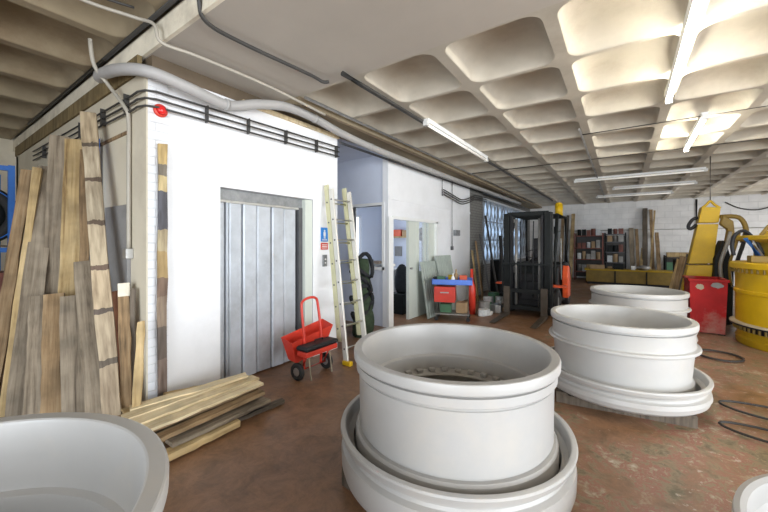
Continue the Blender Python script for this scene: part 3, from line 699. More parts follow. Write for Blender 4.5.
for y in (3.20, 3.60):
    m = BM(); box(m, -2.83, -2.70, y - .03, y + .03, 0, .055); obj('ladder_foot', m, 'yellow_paint', t, bevel=.01)

# dark green bundle behind the ladder
t = thing('hose_bundle', 'dark green and black bundle of hose and cloth behind the ladder', 'bundle', (-3.46, 4.36, 0))
m = BM()
for i in range(5):
    z = .35 + i * .19; rr = .17 + .03 * math.sin(i * 2.1)
    pts = [(math.cos(a) * rr * .8, math.sin(a) * rr, z + .10 * math.sin(a * 2 + i) + .12 * math.cos(a + i)) for a in [2 * PI * k / 20 for k in range(20)]]
    tube(m, pts, .035, 6, closed=True)
obj('hose_coil', m, 'dark_cloth', t)
m = BM(); tube(m, smooth_path([(0, 0, 0), (.03, .02, .3), (-.02, .03, .6), (0, .0, .9), (.02, .02, 1.25)]), [.16, .17, .17, .18, .18, .18, .17, .16, .15, .16, .15, .15, .15, .16, .15, .14, .14, .13, .13, .13, .12, .12, .11, .09, .07][:25], 10); obj('cloth_sack', m, 'green_cloth', t)

# =====================================================================
# RED HAND TROLLEY
# =====================================================================
t = thing('hand_trolley', 'red two-wheeled hand trolley with hoop handle and black lidded tray by the lift door', 'trolley', (-2.93, 2.76, 0), 0)
for s in (-1, 1):
    m = BM(); lathe(m, [(.045, -.018), (.088, -.022), (.095, -.012), (.095, .012), (.088, .022), (.045, .018)], 28, (0.02, s * .22, .095), axis='Y'); w = obj('wheel', m, 'rubber', t)
    m = BM(); cyl(m, (0.02, s * .22 - .02, .095), .045, .04, 18, 'Y'); obj('wheel_hub', m, 'steel', w)
tubeo('axle', [(.02, -.2, .095), (.02, .2, .095)], .012, 'red_paint', t)
b = BM()
tube(b, smooth_path([(.02, -.13, .10), (.03, -.13, .4), (-.02, -.125, .75), (-.03, -.10, .84), (-.03, 0, .87), (-.03, .10, .85), (-.02, .125, .76), (.03, .13, .4), (.02, .13, .10)]), .015, 10)
obj('hoop_handle', b, 'red_paint', t)
b = BM()   # tapered red pan
vs_t = [(-.16, -.30, .46), (.02, -.30, .42), (.02, .34, .50), (-.16, .34, .55)]; vs_b = [(-.13, -.22, .20), (.0, -.22, .18), (.0, .22, .26), (-.13, .22, .28)]
A = [b.verts.new(v) for v in vs_t]; B = [b.verts.new(v) for v in vs_b]
for i in range(4): b.faces.new((A[i], A[(i + 1) % 4], B[(i + 1) % 4], B[i]))
b.faces.new(B)
o = obj('red_pan', b, 'red_paint', t); md = o.modifiers.new('solid', 'SOLIDIFY'); md.thickness = .006
b = BM(); box(b, .03, .19, -.24, .24, .27, .33); obj('tool_tray', b, 'red_paint', t, bevel=.015)
b = BM(); box(b, .02, .20, -.25, .25, .33, .385); obj('black_lid', b, 'black_plastic', t, bevel=.025)['label'] = 'black padded lid'
b = BM(); tube(b, [(.12, -.06, .40), (.12, -.06, .42), (.12, .06, .42), (.12, .06, .40)], .008, 6); obj('lid_handle', b, 'black_plastic', t)
for s in (-1, 1): tubeo('strut', [(.03, s * .17, .10), (.12, s * .17, .28)], .010, 'red_paint', t)
for s in (-1, 1): tubeo('stand_leg', [(.13, s * .16, .28), (.17, s * .16, .012)], .010, 'rope', t)

# =====================================================================
# WORKSHOP CART, CORRUGATED PANELS, DEBRIS, RODS
# =====================================================================
cx, cy = -2.75, 6.35
t = thing('workshop_cart', 'workshop cart with blue top tray and red lower drawer before the white wall', 'cart', (cx, cy, 0), .35)
for sx in (-1, 1):
    for sy in (-1, 1):
        tubeo('leg', [(sx * .3, sy * .2, .06), (sx * .3, sy * .2, .72)], .014, 'steel_dull', t)
        m = BM(); cyl(m, (sx * .3, sy * .2 - .015, .04), .04, .03, 16, 'Y'); obj('caster', m, 'rubber', t)
b = BM(); box(b, -.38, .38, -.26, .26, .70, .71); box(b, -.38, .38, -.26, -.245, .71, .80); box(b, -.38, .38, .245, .26, .71, .80); box(b, -.38, -.365, -.26, .26, .71, .80); box(b, .365, .38, -.26, .26, .71, .80)
obj('top_tray', b, 'blue_tray', t, bevel=.004)
b = BM(); box(b, -.34, .06, -.25, .2, .36, .66); o = obj('drawer', b, 'red_paint', t, bevel=.01)
b = BM(); box(b, -.22, -.06, -.275, -.25, .54, .56); obj('drawer_handle', b, 'steel', o)
b = BM(); box(b, -.32, .32, -.22, .22, .12, .14); obj('lower_shelf', b, 'steel_dull', t)
def small(name, label, cat, loc, dims, mat, kind='box', grp=None, rz=0):
    m = BM()
    if kind == 'box': box(m, -dims[0] / 2, dims[0] / 2, -dims[1] / 2, dims[1] / 2, 0, dims[2])
    elif kind == 'can': lathe(m, [(.0001, 0), (dims[0] / 2, 0), (dims[0] / 2, dims[2] * .93), (dims[0] / 2 * .92, dims[2]), (.0001, dims[2])], 20, closed=False)
    elif kind == 'bottle': lathe(m, [(.0001, 0), (dims[0] / 2, 0), (dims[0] / 2, dims[2] * .6), (dims[0] / 5, dims[2] * .75), (dims[0] / 5, dims[2]), (.0001, dims[2])], 18, closed=False)
    o = obj(name, m, mat, bevel=.006 if kind == 'box' else 0); o.location = loc; o.rotation_euler = (0, 0, rz)
    return tag(o, label, cat, grp)
small('storage_box', 'small green box on the blue cart tray', 'box', (cx - .2, cy - .1, .711), (.16, .14, .13), 'green_tin', rz=.3)
small('paint_tin', 'yellow tin on the middle of the blue cart tray', 'tin', (cx - .02, cy - .03, .711), (.12, .12, .16), 'yellow_paint', 'can')
small('storage_box', 'orange-red box at the right end of the blue cart tray', 'box', (cx + .17, cy + .12, .711), (.14, .12, .15), 'orange_paint', rz=.5)
small('plastic_bottle', 'white bottle standing on the blue cart tray', 'bottle', (cx + .06, cy - .12, .711), (.07, .07, .2), 'sign_white', 'bottle')
small('storage_box', 'dark green box on the lower shelf of the workshop cart', 'box', (cx - .12, cy - .05, .141), (.22, .2, .16), 'green_tin', rz=.35)
small('storage_box', 'brown box on the lower shelf of the workshop cart', 'box', (cx + .17, cy + .06, .141), (.2, .2, .2), 'cardboard', rz=.2)
small('storage_box', 'small black box at the left end of the blue cart tray', 'box', (cx - .29, cy - .17, .711), (.08, .12, .12), 'charcoal', rz=.3)
small('plastic_bottle', 'tall brown bottle at the back of the blue cart tray', 'bottle', (cx + .02, cy + .12, .711), (.08, .08, .26), 'cardboard', 'bottle')
t = small('gas_cylinder', 'red fire extinguisher cylinder standing right of the blue cart', 'extinguisher', (-2.62, 7.05, .0), (.16, .16, .95), 'red_paint', 'bottle')
# corrugated panels
def corrugated(label, y0, y1, h, xb, xt):
    m = BM(); n = int((y1 - y0) / .022); front = []; 
    A = []; B = []; A2 = []; B2 = []
    for i in range(n + 1):
        y = y0 + (y1 - y0) * i / n; o = .018 * (1 if (i // 2) % 2 else 0)
        A.append(m.verts.new((xb + o, y, 0))); B.append(m.verts.new((xt + o, y, h)))
        A2.append(m.verts.new((xb + o - .006, y, 0))); B2.append(m.verts.new((xt + o - .006, y, h)))
    for i in range(n):
        m.faces.new((A[i], A[i + 1], B[i + 1], B[i])); m.faces.new((A2[i], B2[i], B2[i + 1], A2[i + 1])); m.faces.new((B[i], B[i + 1], B2[i + 1], B2[i])); m.faces.new((A[i], A2[i], A2[i + 1], A[i + 1]))
    m.faces.new((A[0], B[0], B2[0], A2[0])); m.faces.new((A[-1], A2[-1], B2[-1], B[-1]))
    return tag(obj('corrugated_sheet', m, 'corrugated'), label, 'metal sheet', 'corrugated sheets leaning on the office wall')
corrugated('grey-green corrugated sheet leaning left on the office wall below the window', 6.05, 6.75, 1.12, -3.15, -3.32)
corrugated('grey-green corrugated sheet leaning right beside the cart', 6.70, 7.45, 1.22, -3.08, -3.30)
# leaning rods and boards by pier
rods = [('rusty brown board leaning on the dark pier', (-3.0, 8.9, 0.01), (-3.32, 9.25, 1.55), .09, .03, 'wood_brown'),
        ('dark grey strip leaning against the dark pier', (-2.85, 9.1, 0.01), (-3.3, 9.5, 1.75), .07, .03, 'galv_dark'),
        ('tan board leaning left of the dark pier', (-3.02, 8.6, 0.01), (-3.33, 8.98, 1.3), .07, .03, 'wood_yellow'),
        ('long black bar leaning in front of the window bay', (-2.75, 9.4, 0.01), (-3.3, 10.0, 2.3), .06, .04, 'black_pipe')]
for lab, a, c, w, th, mt in rods: plank(lab, a, c, w, th, mt, wdir=(0, 1, 0), name='leaning_board')
b = BM(); lathe(b, [(.0001, 0), (.28, 0), (.29, .02), (.29, .32), (.30, .34), (.29, .36), (.29, .66), (.30, .68), (.29, .70), (.29, .98), (.27, 1.0), (.0001, 1.0)], 32, (-2.95, 10.3, 0), closed=False)
tag(obj('steel_drum', b, 'charcoal', autos=True), 'dark steel drum in front of the lattice gate', 'drum')
b = BM(); tube(b, smooth_path([(-2.75, 9.6, .02), (-2.78, 9.7, .5), (-2.83, 9.95, 1.2), (-2.9, 10.1, 1.7)]), .05, 8); tag(obj('hose_length', b, 'rubber'), 'dark hose standing beside the steel drum', 'hose')
# debris
rnd = random.Random(3)
colsd = [('light_junk', 'white'), ('paper', 'pale grey'), ('steel_dull', 'dull metal'), ('steel', 'shiny'), ('green_tin', 'green'), ('cardboard', 'brown'), ('charcoal', 'black'), ('red_paint', 'red')]
posn = ['nearest the cart', 'beside the extinguisher', 'before the pier', 'near the leaning boards', 'close to the forklift', 'under the black bar', 'in the middle of the clutter', 'at the edge of the aisle']
k = 0
for i in range(16):
    mt, cn = colsd[i % 8]; x = -2.45 + rnd.uniform(-.35, .25); y = 7.0 + i * .14 + rnd.uniform(-.1, .1); 
    if (x + 2.62) ** 2 + (y - 7.05) ** 2 < .06: x += .3
    m = BM(); n = 7; h = rnd.uniform(.06, .26); r0 = rnd.uniform(.09, .18)
    pts = [(r0 * rnd.uniform(.6, 1.1) * math.cos(2 * PI * j / n), r0 * rnd.uniform(.6, 1.1) * math.sin(2 * PI * j / n)) for j in range(n)]
    prism(m, pts, 0, h, 'Z'); o = obj('scrap_piece', m, mt, bevel=.012); o.location = (x, y, 0); o.rotation_euler = (0, 0, rnd.uniform(0, 3))
    tag(o, f'{cn} scrap piece on the floor {posn[(i + i // 8) % 8]}' + (', front row' if i < 8 else ', rear row'), 'scrap', 'scrap lying between cart and forklift')

# inside the office
t = thing('desk', 'long worktop seen through the office doorway', 'desk', (-5.6, 7.0, 0))
boxo('desktop', (-.5, .5, -1.2, 1.2, .76, .80), 'white_frame', t)
for s in (-1, 1): boxo('desk_side', (-.45, .45, s * 1.15 - .02, s * 1.15 + .02, 0, .76), 'white_frame', t)
small('storage_box', 'dark crate on the office floor just inside the doorway', 'crate', (-3.95, 6.35, 0), (.4, .5, .42), 'charcoal')
small('storage_box', 'brown box on the office floor behind the dark crate', 'box', (-4.35, 6.9, 0), (.4, .4, .3), 'cardboard')
m = BM(); lathe(m, [(.0001, 0), (.11, 0), (.15, .1), (.16, .3), (.13, .5), (.06, .6), (.0001, .62)], 20, closed=False); o = obj('dark_bag', m, 'dark_cloth'); o.location = (-3.93, 6.35, .425); tag(o, 'dark bag resting on the crate inside the office', 'bag')
o = boxo('wall_shelf', (-6.0, -5.1, 8.65, 8.895, 1.66, 1.70), 'wood_yellow'); tag(o, 'wooden wall shelf in the office seen through the doorway', 'shelf')
small('storage_box', 'orange box on the office wall shelf', 'box', (-5.6, 8.78, 1.702), (.36, .18, .2), 'orange_paint')
small('storage_box', 'brown box on the office wall shelf', 'box', (-5.25, 8.78, 1.702), (.25, .18, .18), 'cardboard')
o = boxo('picture', (-5.75, -5.5, 8.87, 8.895, 1.1, 1.4), 'board_grey'); tag(o, 'small grey notice on the office back wall', 'picture')
# window sill items inside office, seen through window_1
small('storage_box', 'low brown box on the sill behind the office window', 'box', (-3.85, RYW + .3, 1.10), (.14, .1, .06), 'cardboard')
small('storage_box', 'low dark box on the sill behind the office window', 'box', (-4.05, RYW + .3, 1.10), (.12, .1, .08), 'charcoal')
small('plant_pot', 'small green pot on the sill behind the office window', 'pot', (-3.68, RYW + .3, 1.10), (.10, .1, .07), 'green_tin', 'can')
o = boxo('window_shelf', (-4.4, -3.53, RYW + .121, RYW + .42, 1.06, 1.10), 'white_frame'); tag(o, 'white shelf under the office window on the inside', 'shelf')
t = thing('desk_fan', 'dark wall fan seen through the office window', 'fan', (-4.1, 7.6, 0))
tubeo('stand_pole', [(0, 0, .03), (0, 0, 1.6)], .02, 'galv_dark', t)
m = BM(); cyl(m, (0, 0, 0), .2, .03, 20); obj('stand_base', m, 'galv_dark', t)
m = BM(); lathe(m, [(.02, -.05), (.15, -.05), (.17, 0), (.15, .05), (.02, .05)], 20, (0, 0, 1.72), axis='Y'); obj('fan_head', m, 'board_grey', t)

# =====================================================================
# FORKLIFT
# =====================================================================
t = thing('forklift', 'dark forklift truck facing the camera with forks lowered on the floor', 'forklift', (-1.61, 7.5, 0), -.02)
hw = .40
for s in (-1, 1):
    m = BM(); box(m, s * hw - .06, s * hw + .06, -.06, .09, .06, 2.12); box(m, s * hw - .075, s * hw + .075, .0, .09, .06, 2.12); obj('mast_rail', m, 'charcoal', t, bevel=.006)
    m = BM(); box(m, s * (hw - .10) - .022, s * (hw - .10) + .022, -.05, .05, .10, 2.06); obj('inner_rail', m, 'black_plastic', t)
    m = BM(); cyl(m, (s * (hw - .17), .05, .15), .028, 1.85, 12); obj('lift_cylinder', m, 'steel_dull', t)
    m = BM(); tube(m, smooth_path([(s * .12, 0, .4), (s * .12, -.02, 1.2), (s * .13, 0, 1.95)]), .012, 6); obj('lift_chain', m, 'black_plastic', t)
for z in (.12, 1.02, 2.06):
    m = BM(); box(m, -hw, hw, .03, .10, z, z + .09); obj('mast_crossbar', m, 'charcoal', t)
m = BM(); box(m, -.46, .46, -.14, -.08, .48, .56); box(m, -.46, .46, -.14, -.08, .14, .22); box(m, -.30, -.26, -.14, -.08, .22, .48); box(m, .26, .30, -.14, -.08, .22, .48); obj('fork_carriage', m, 'charcoal', t)
m = BM()
for x in (-.46, -.3, -.15, 0, .15, .3, .46): box(m, x - .012, x + .012, -.13, -.10, .56, 1.06)
box(m, -.47, .47, -.135, -.095, 1.05, 1.09); obj('load_backrest', m, 'charcoal', t)
for s in (-1, 1):
    m = BM(); box(m, s * .36 - .06, s * .36 + .06, -.19, -.145, .02, .60)
    prism(m, [(-.15, .012), (-1.10, .012), (-1.10, .018), (-.19, .06), (-.15, .06)], s * .36 - .055, s * .36 + .055, 'X'); obj('fork', m, 'fork_steel', t)
# body
m = BM(); prism(m, [(.25, .18), (.25, .62), (.75, .66), (.80, .98), (1.95, 1.0), (2.25, .92), (2.35, .7), (2.35, .2), (2.0, .14)], -.46, .46, 'X'); obj('chassis', m, 'charcoal', t, bevel=.03)
m = BM(); prism(m, [(1.55, .30), (1.55, 1.04), (2.1, 1.03), (2.38, .92), (2.42, .30)], -.50, .50, 'X'); obj('counterweight', m, 'charcoal', t, bevel=.04)
m = BM(); box(m, -.40, .40, .20, .26, .12, .86); box(m, -.2, .2, .16, .2, .3, .7); obj('front_cowl', m, 'black_plastic', t, bevel=.02)
m = BM()
for s in (-1, 1):
    tube(m, [(s * .46, .35, .6), (s * .46, .45, 1.3), (s * .45, .70, 2.10)], .035, 8)
    tube(m, [(s * .46, 1.95, 1.0), (s * .45, 1.85, 2.10)], .035, 8)
    tube(m, [(s * .45, .68, 2.11), (s * .45, 1.88, 2.11)], .035, 8)
for y in (.70, .9, 1.1, 1.3, 1.5, 1.7, 1.86): box(m, -.45, .45, y - .02, y + .02, 2.095, 2.13)
obj('overhead_guard', m, 'charcoal', t)
m = BM(); box(m, -.22, .22, 1.15, 1.6, 1.0, 1.12); box(m, -.22, .22, 1.5, 1.62, 1.1, 1.62); obj('driver_seat', m, 'black_plastic', t, bevel=.04)
m = BM(); lathe(m, [(.15, 0), (.165, .01), (.15, .02), (.14, .01)], 24, (0, 0, 0)); o = obj('steering_wheel', m, 'black_plastic', t); o.location = (-.05, .78, 1.25); o.rotation_euler = (.6, 0, 0)
tubeo('steering_column', [(-.05, .55, .7), (-.05, .80, 1.25)], .03, 'charcoal', t)
for s in (-1, 1):
    for (y, r, w) in ((.42, .27, .19), (1.95, .22, .16)):
        m = BM(); x = s * .44; lathe(m, [(r * .5, -w / 2), (r * .93, -w / 2), (r, -w / 2 + .03), (r, w / 2 - .03), (r * .93, w / 2), (r * .5, w / 2)], 28, (x, y, r), axis='X'); wv = obj('wheel', m, 'rubber', t)
        m = BM(); cyl(m, (x - w * .4, y, r), r * .5, w * .8, 18, 'X'); obj('wheel_hub', m, 'steel_dull', wv)
    m = BM(); lathe(m, [(.0001, 0), (.05, 0), (.055, -.05), (.0001, -.06)], 18, (s * .36, .26, 1.98), axis='Y', closed=False); obj('headlight', m, 'steel', t)
    m = BM(); box(m, s * .55 - .14, s * .55 + .14, .16, .34, .60, .64); obj('fender', m, 'orange_paint', t)['label'] = 'orange-red front fender'
m = BM(); prism(m, [(1.05, .28), (.98, .75), (1.10, 1.0), (1.22, .98), (1.40, .7), (1.36, .30)], .50, .62, 'X'); obj('side_cover', m, 'orange_paint', t, bevel=.02)['label'] = 'bright orange side cover'
m = BM(); cyl(m, (.36, 1.5, 2.13), .085, .28, 20); lathe(m, [(.085, .28), (.05, .32), (.0001, .33)], 20, (.36, 1.5, 2.13), closed=False); obj('beacon', m, 'yellow_paint', t)['label'] = 'yellow cylinder on the roof'
m = BM(); box(m, .40, .47, .60, .68, 1.7, 1.85); obj('side_mirror', m, 'black_plastic', t)
m = BM(); tube(m, [(.50, .9, .7), (.5, .86, 1.6)], .014, 6); obj('grab_handle', m, 'light_junk', t)

# =====================================================================
# RED BIN, YELLOW BOOM, YELLOW HOUSING
# =====================================================================
t = thing('red_container', 'tall red steel bin with scuffed rim between rim stack and yellow housing', 'bin', (1.15, 8.0, 0))
m = BM(); x0, x1, y0, y1 = -.20, .22, -.32, .32; x0t, x1t = -.215, .25
A = [m.verts.new(v) for v in ((x0, y0, .02), (x1, y0, .02), (x1, y1, .02), (x0, y1, .02))]; B = [m.verts.new(v) for v in ((x0t, y0 - .02, .88), (x1t, y0 - .02, .88), (x1t, y1, .88), (x0t, y1, .88))]
for i in range(4): m.faces.new((A[i], A[(i + 1) % 4], B[(i + 1) % 4], B[i]))
m.faces.new(A[::-1]); o = obj('bin_body', m, 'red_bin_paint', t); md = o.modifiers.new('s', 'SOLIDIFY'); md.thickness = .012
m = BM(); 
for q in ((x0t - .02, x1t + .02, y0 - .045, y0 - .015), (x0t - .02, x1t + .02, y1 - .01, y1 + .02), (x0t - .02, x0t + .01, y0 - .015, y1 - .01), (x1t - .01, x1t + .02, y0 - .015, y1 - .01)): box(m, q[0], q[1], q[2], q[3], .865, .905)
obj('bin_rim', m, 'red_bin_paint', t, bevel=.004)
for (sx0, sx1, sz0, sz1, mt_) in ((-.14, -.03, .72, .83, 'rope'), (.03, .20, .76, .86, 'board_grey')):
    m = BM(); n_ = 14; cxx, czz = (sx0 + sx1) / 2, (sz0 + sz1) / 2; rs = random.Random(int(sx1 * 100) + 50)
    prism(m, [(cxx + (sx1 - sx0) / 2 * rs.uniform(.7, 1.1) * math.cos(2 * PI * k / n_), czz + (sz1 - sz0) / 2 * rs.uniform(.7, 1.1) * math.sin(2 * PI * k / n_)) for k in range(n_)], y0 - .0235, y0 - .0135, 'Y'); obj('worn_patch', m, mt_, t)
m = BM(); box(m, x0, x0 + .08, y0, y1, 0, .02); box(m, x1 - .08, x1, y0, y1, 0, .02); obj('skid', m, 'charcoal', t)

# boom: leaning tapered box, base farther left
t = thing('yellow_boom', 'tall yellow tapered steel boom standing behind the red bin', 'machine boom', (0, 0, 0))
by = 8.9
pb0, pb1 = at_y(by, 680, 300), at_y(by, 708.5, 300); pt0, pt1 = at_y(by, 702, 207), at_y(by, 721, 207)
def quadbox(name, a0, a1, c0, c1, yth, mat, par, bev=.01):
    m = BM(); A = [m.verts.new((a0.x, by, a0.z)), m.verts.new((a1.x, by, a1.z)), m.verts.new((c1.x, by, c1.z)), m.verts.new((c0.x, by, c0.z))]
    B = [m.verts.new(v.co + Vector((0, yth, 0))) for v in A]
    for i in range(4): m.faces.new((A[i], A[(i + 1) % 4], B[(i + 1) % 4], B[i]))
    m.faces.new(A[::-1]); m.faces.new(B); return obj(name, m, mat, par, bevel=bev)
def seg(f0, f1):
    return pb0.lerp(pt0, f0), pb1.lerp(pt1, f0), pb0.lerp(pt0, f1), pb1.lerp(pt1, f1)
for i, (f0, f1) in enumerate(((-.42, .38), (.395, .82), (.835, 1.0))):
    a0, a1, c0, c1 = seg(f0, f1)
    if i == 0:
        k0 = (0.0 - a0.z) / (c0.z - a0.z); a0 = a0.lerp(c0, k0); k1 = (0.0 - a1.z) / (c1.z - a1.z); a1 = a1.lerp(c1, k1)
    quadbox('boom_section', a0, a1, c0, c1, .30, 'yellow_paint', t)
m = BM(); q = pt0.lerp(pt1, .5); tube(m, smooth_path([(q.x - .14, by + .1, q.z - .02), (q.x - .06, by + .1, q.z + .05), (q.x, by + .1, q.z + .12), (q.x + .06, by + .1, q.z + .05), (q.x + .14, by + .1, q.z - .02)]), .022, 8); obj('lifting_eye', m, 'yellow_paint', t)
m = BM(); tube(m, [(q.x, by + .1, q.z + .11), (q.x, by + .1, ZC + .02)], .012, 6); tag(obj('hoist_chain', m, 'steel_dull'), 'thin chain holding the top of the yellow boom to the ceiling', 'chain')
m = BM(); q = pb0.lerp(pt0, .86); tube(m, smooth_path([(q.x - .0, by + .1, q.z + .06), (q.x - .08, by + .1, q.z + .02), (q.x - .14, by + .1, q.z - .10), (q.x - .11, by + .1, q.z - .16), (q.x - .02, by + .1, q.z - .08)]), .03, 8); obj('hook', m, 'black_plastic', t)
m = BM(); q = pb1.lerp(pt1, .9); tube(m, smooth_path([(q.x, by + .15, q.z), (q.x + .28, by + .15, q.z - .02), (q.x + .38, by + .15, q.z - .25), (q.x + .33, by + .15, q.z - .5)]), .04, 8); obj('hydraulic_pipe', m, 'olive_yellow', t)

# dark gearbox between boom and housing
g0 = at_y(8.75, 713, 262); g1 = at_y(8.75, 733, 262)
t = thing('gearbox', 'dark gearbox with pipes standing between yellow boom and round housing', 'machine', (0, 0, 0))
m = BM(); prism(m, [(g0.x, 0), (g1.x, 0), (g1.x + .02, 1.05), (g1.x - .08, 1.5), (g0.x + .14, 1.56), (g0.x + .02, 1.2)], 8.75, 9.2, 'Y'); obj('gearbox_case', m, 'charcoal', t, bevel=.03)
for k_, (xx, rr) in enumerate(((g0.x + .12, .03), (g0.x + .24, .022), (g0.x + .33, .03))):
    m = BM(); tube(m, smooth_path([(xx, 8.72, .7), (xx - .03, 8.68, 1.1), (xx + .05, 8.70, 1.45), (xx + .12, 8.8, 1.7)]), rr, 8); obj('gearbox_pipe', m, ('steel_dull', 'olive_yellow', 'rubber')[k_], t)
m = BM(); prism(m, [(g1.x - .1, 1.42), (g1.x + .05, 1.50), (g1.x + .02, 1.9), (g1.x - .12, 2.02), (g1.x - .16, 1.85), (g1.x - .06, 1.75)], 8.8, 8.95, 'Y'); obj('yoke', m, 'olive_yellow', t, bevel=.02)

# yellow housing (vertical drum)
DX, DY, DR = 2.30, 7.40, .90
t = thing('gear_housing', 'huge round yellow gear housing with bolted flanges at the right edge', 'machine', (DX, DY, 0))
b = BM(); lathe(b, [(.0001, 0), (.84, 0), (.85, .02), (.86, .10), (.84, .12), (.84, .20), (.0001, .20)], 96, closed=False); obj('housing_foot', b, 'yellow_old', t, autos=True)
b = BM(); lathe(b, [(.0001, .205), (.84, .205), (.84, .28), (.925, .285), (.925, .305), (.0001, .305)], 96, closed=False); obj('lower_flange', b, 'black_plastic', t, autos=True)['label'] = 'black lower band'
b = BM(); lathe(b, [(.0001, .306), (.925, .306), (.925, .314), (.86, .33), (.0001, .33)], 96, closed=False); obj('seal_band', b, 'rope', t, autos=True)['label'] = 'pale seal band'
b = BM(); lathe(b, [(.0001, .331), (.855, .331), (.86, .75), (.875, .76), (.875, .80), (.86, .81), (.86, 1.05), (.90, 1.12), (.92, 1.13), (.92, 1.20), (.90, 1.215), (.0001, 1.215)], 96, closed=False); obj('housing_body', b, 'yellow_paint', t, autos=True)
b = BM(); lathe(b, [(.0001, 1.216), (.66, 1.216), (.66, 1.50), (.86, 1.54), (.88, 1.55), (.88, 1.60), (.86, 1.61), (.0001, 1.61)], 96, closed=False); obj('upper_flange', b, 'yellow_old', t, autos=True)
bolt = None
def ring_bolts(z, r, n, h, rb):
    for i in range(n):
        a = PI * (.90 + .75 * i / n); m = BM(); lathe(m, [(.0001, 0), (rb, 0), (rb, h), (.0001, h)], 6, (math.cos(a) * r, math.sin(a) * r, z), closed=False, smooth=False); obj('flange_bolt', m, 'olive_yellow', t)
ring_bolts(1.065, .895, 26, .06, .014)
ring_bolts(.21, .87, 26, .07, .016)
# fittings on the step of the housing
t2 = thing('hydraulic_motor', 'dark and yellow hydraulic motor with blue-striped cylinder on the housing step', 'motor', (1.62, 7.10, 1.216))
m = BM(); box(m, -.10, .12, -.06, .14, 0, .10); obj('motor_base', m, 'olive_yellow', t2, bevel=.01)
m = BM(); tube(m, [(.0, 0, .08), (-.14, -.02, .36)], .035, 12); obj('motor_cylinder', m, 'blue_paint', t2)
m = BM(); tube(m, [(.03, -.02, .08), (-.10, -.05, .38)], .016, 10); obj('piston_rod', m, 'sign_white', t2)
m = BM(); tube(m, smooth_path([(.05, .05, .1), (-.02, .05, .3), (-.14, .05, .46), (-.24, .05, .40), (-.27, .06, .25), (-.25, .06, .1)]), .024, 8); obj('hydraulic_hose', m, 'black_plastic', t2)
m = BM(); prism(m, [(.06, 0), (.22, .0), (.16, .15), (.20, .3), (.08, .46), (0, .42), (.1, .25)], -.04, .04, 'Y'); obj('swing_bracket', m, 'yellow_old', t2, bevel=.008)
t3 = thing('control_head', 'yellow control head with red cap on top of the round housing', 'control unit', (1.93, 7.0, 1.612))
m = BM(); box(m, -.09, .11, -.08, .08, 0, .17); obj('head_body', m, 'yellow_paint', t3, bevel=.015)
m = BM(); cyl(m, (.04, 0, .17), .035, .07, 14); obj('red_cap', m, 'red_paint', t3)
m = BM(); tube(m, smooth_path([(-.08, 0, .08), (-.2, .02, .16), (-.3, .02, .02), (-.33, .0, -.06)]), .022, 8); obj('arm', m, 'olive_yellow', t3)

# hoses on the floor
def floor_coil(label, c, rx, ry, rz, turns, mat, r=.014):
    pts = []
    rn = random.Random(int(c[0] * 100))
    for i in range(int(28 * turns)):
        a = 2 * PI * i / 28; q = 1 + .08 * math.sin(a * .37 + 1) ; w = .016 + .012 * math.sin(a * .5) ** 2
        x, y = rx * q * math.cos(a), ry * q * math.sin(a) * (1 + .05 * math.sin(2 * a))
        pts.append((c[0] + x * math.cos(rz) - y * math.sin(rz), c[1] + x * math.sin(rz) + y * math.cos(rz), w))
    return tag(tubeo('air_hose', pts, r, mat, seg=8), label, 'hose')
f1, f2 = floor_at(782, 419), floor_at(783, 443)
floor_coil('black hose loop lying on the floor at the right edge, farther one', (f1.x, f1.y, 0), .36, .15, -.10, 1.1, 'hose', .010)
floor_coil('black hose loop lying on the floor at the right edge, nearer one', (f2.x, f2.y, 0), .32, .12, -.15, 1.05, 'hose', .010)
f3 = floor_at(718, 357)
floor_coil('coil of black hose on the floor before the red bin', (f3.x, f3.y, 0), .24, .24, .2, 2.6, 'hose', .009)

# =====================================================================
# FAR END: RACKS, BENCH, BOARDS
# =====================================================================
def rack(name, label, x0, x1, y0, y1, shelves, h, mat, smat):
    t = thing(name, label, 'shelving', ((x0 + x1) / 2, y0, 0))
    w = (x1 - x0) / 2; dp = y1 - y0
    for sx in (-w, w):
        for yy in (0, dp):
            m = BM(); box(m, sx - .02, sx + .02, yy - .02, yy + .02, 0, h); obj('upright', m, mat, t)
    for z in shelves:
        m = BM(); box(m, -w, w, 0, dp, z - .03, z); obj('shelf', m, smat, t)
    m = BM(); box(m, -w, w, dp - .02, dp - .01, .1, h - .1); obj('dark_backing', m, 'shelf_darkening', t)  # dark sheet added behind the shelves so they read dark overall
    return t
RYF = 16.0
sA = (.35, .85, 1.30, 1.80)
rack('steel_rack', 'rust-red steel rack against the far wall, left of the grey rack', -1.60, -.62, RYF, RYF + .6, sA, 1.9, 'shelf_red', 'shelf_red')
sB = (.35, .75, 1.15, 1.55, 1.85)
rack('steel_rack', 'dark grey steel rack against the far wall beside the leaning timber', -.55, .12, RYF, RYF + .6, sB, 1.9, 'charcoal', 'galv_dark')
rnd = random.Random(11)
itm = [('steel_dull', 'grey'), ('cardboard', 'brown'), ('charcoal', 'black'), ('shelf_red', 'dark red'), ('cardboard', 'brown'), ('steel_dull', 'grey'), ('charcoal', 'black'), ('shelf_red', 'dark red'), ('light_junk', 'white')]
lev = {0: 'bottom', 1: 'second', 2: 'third', 3: 'fourth', 4: 'top'}
ordn = ['far left', 'left', 'middle', 'right', 'far right']
q = 0
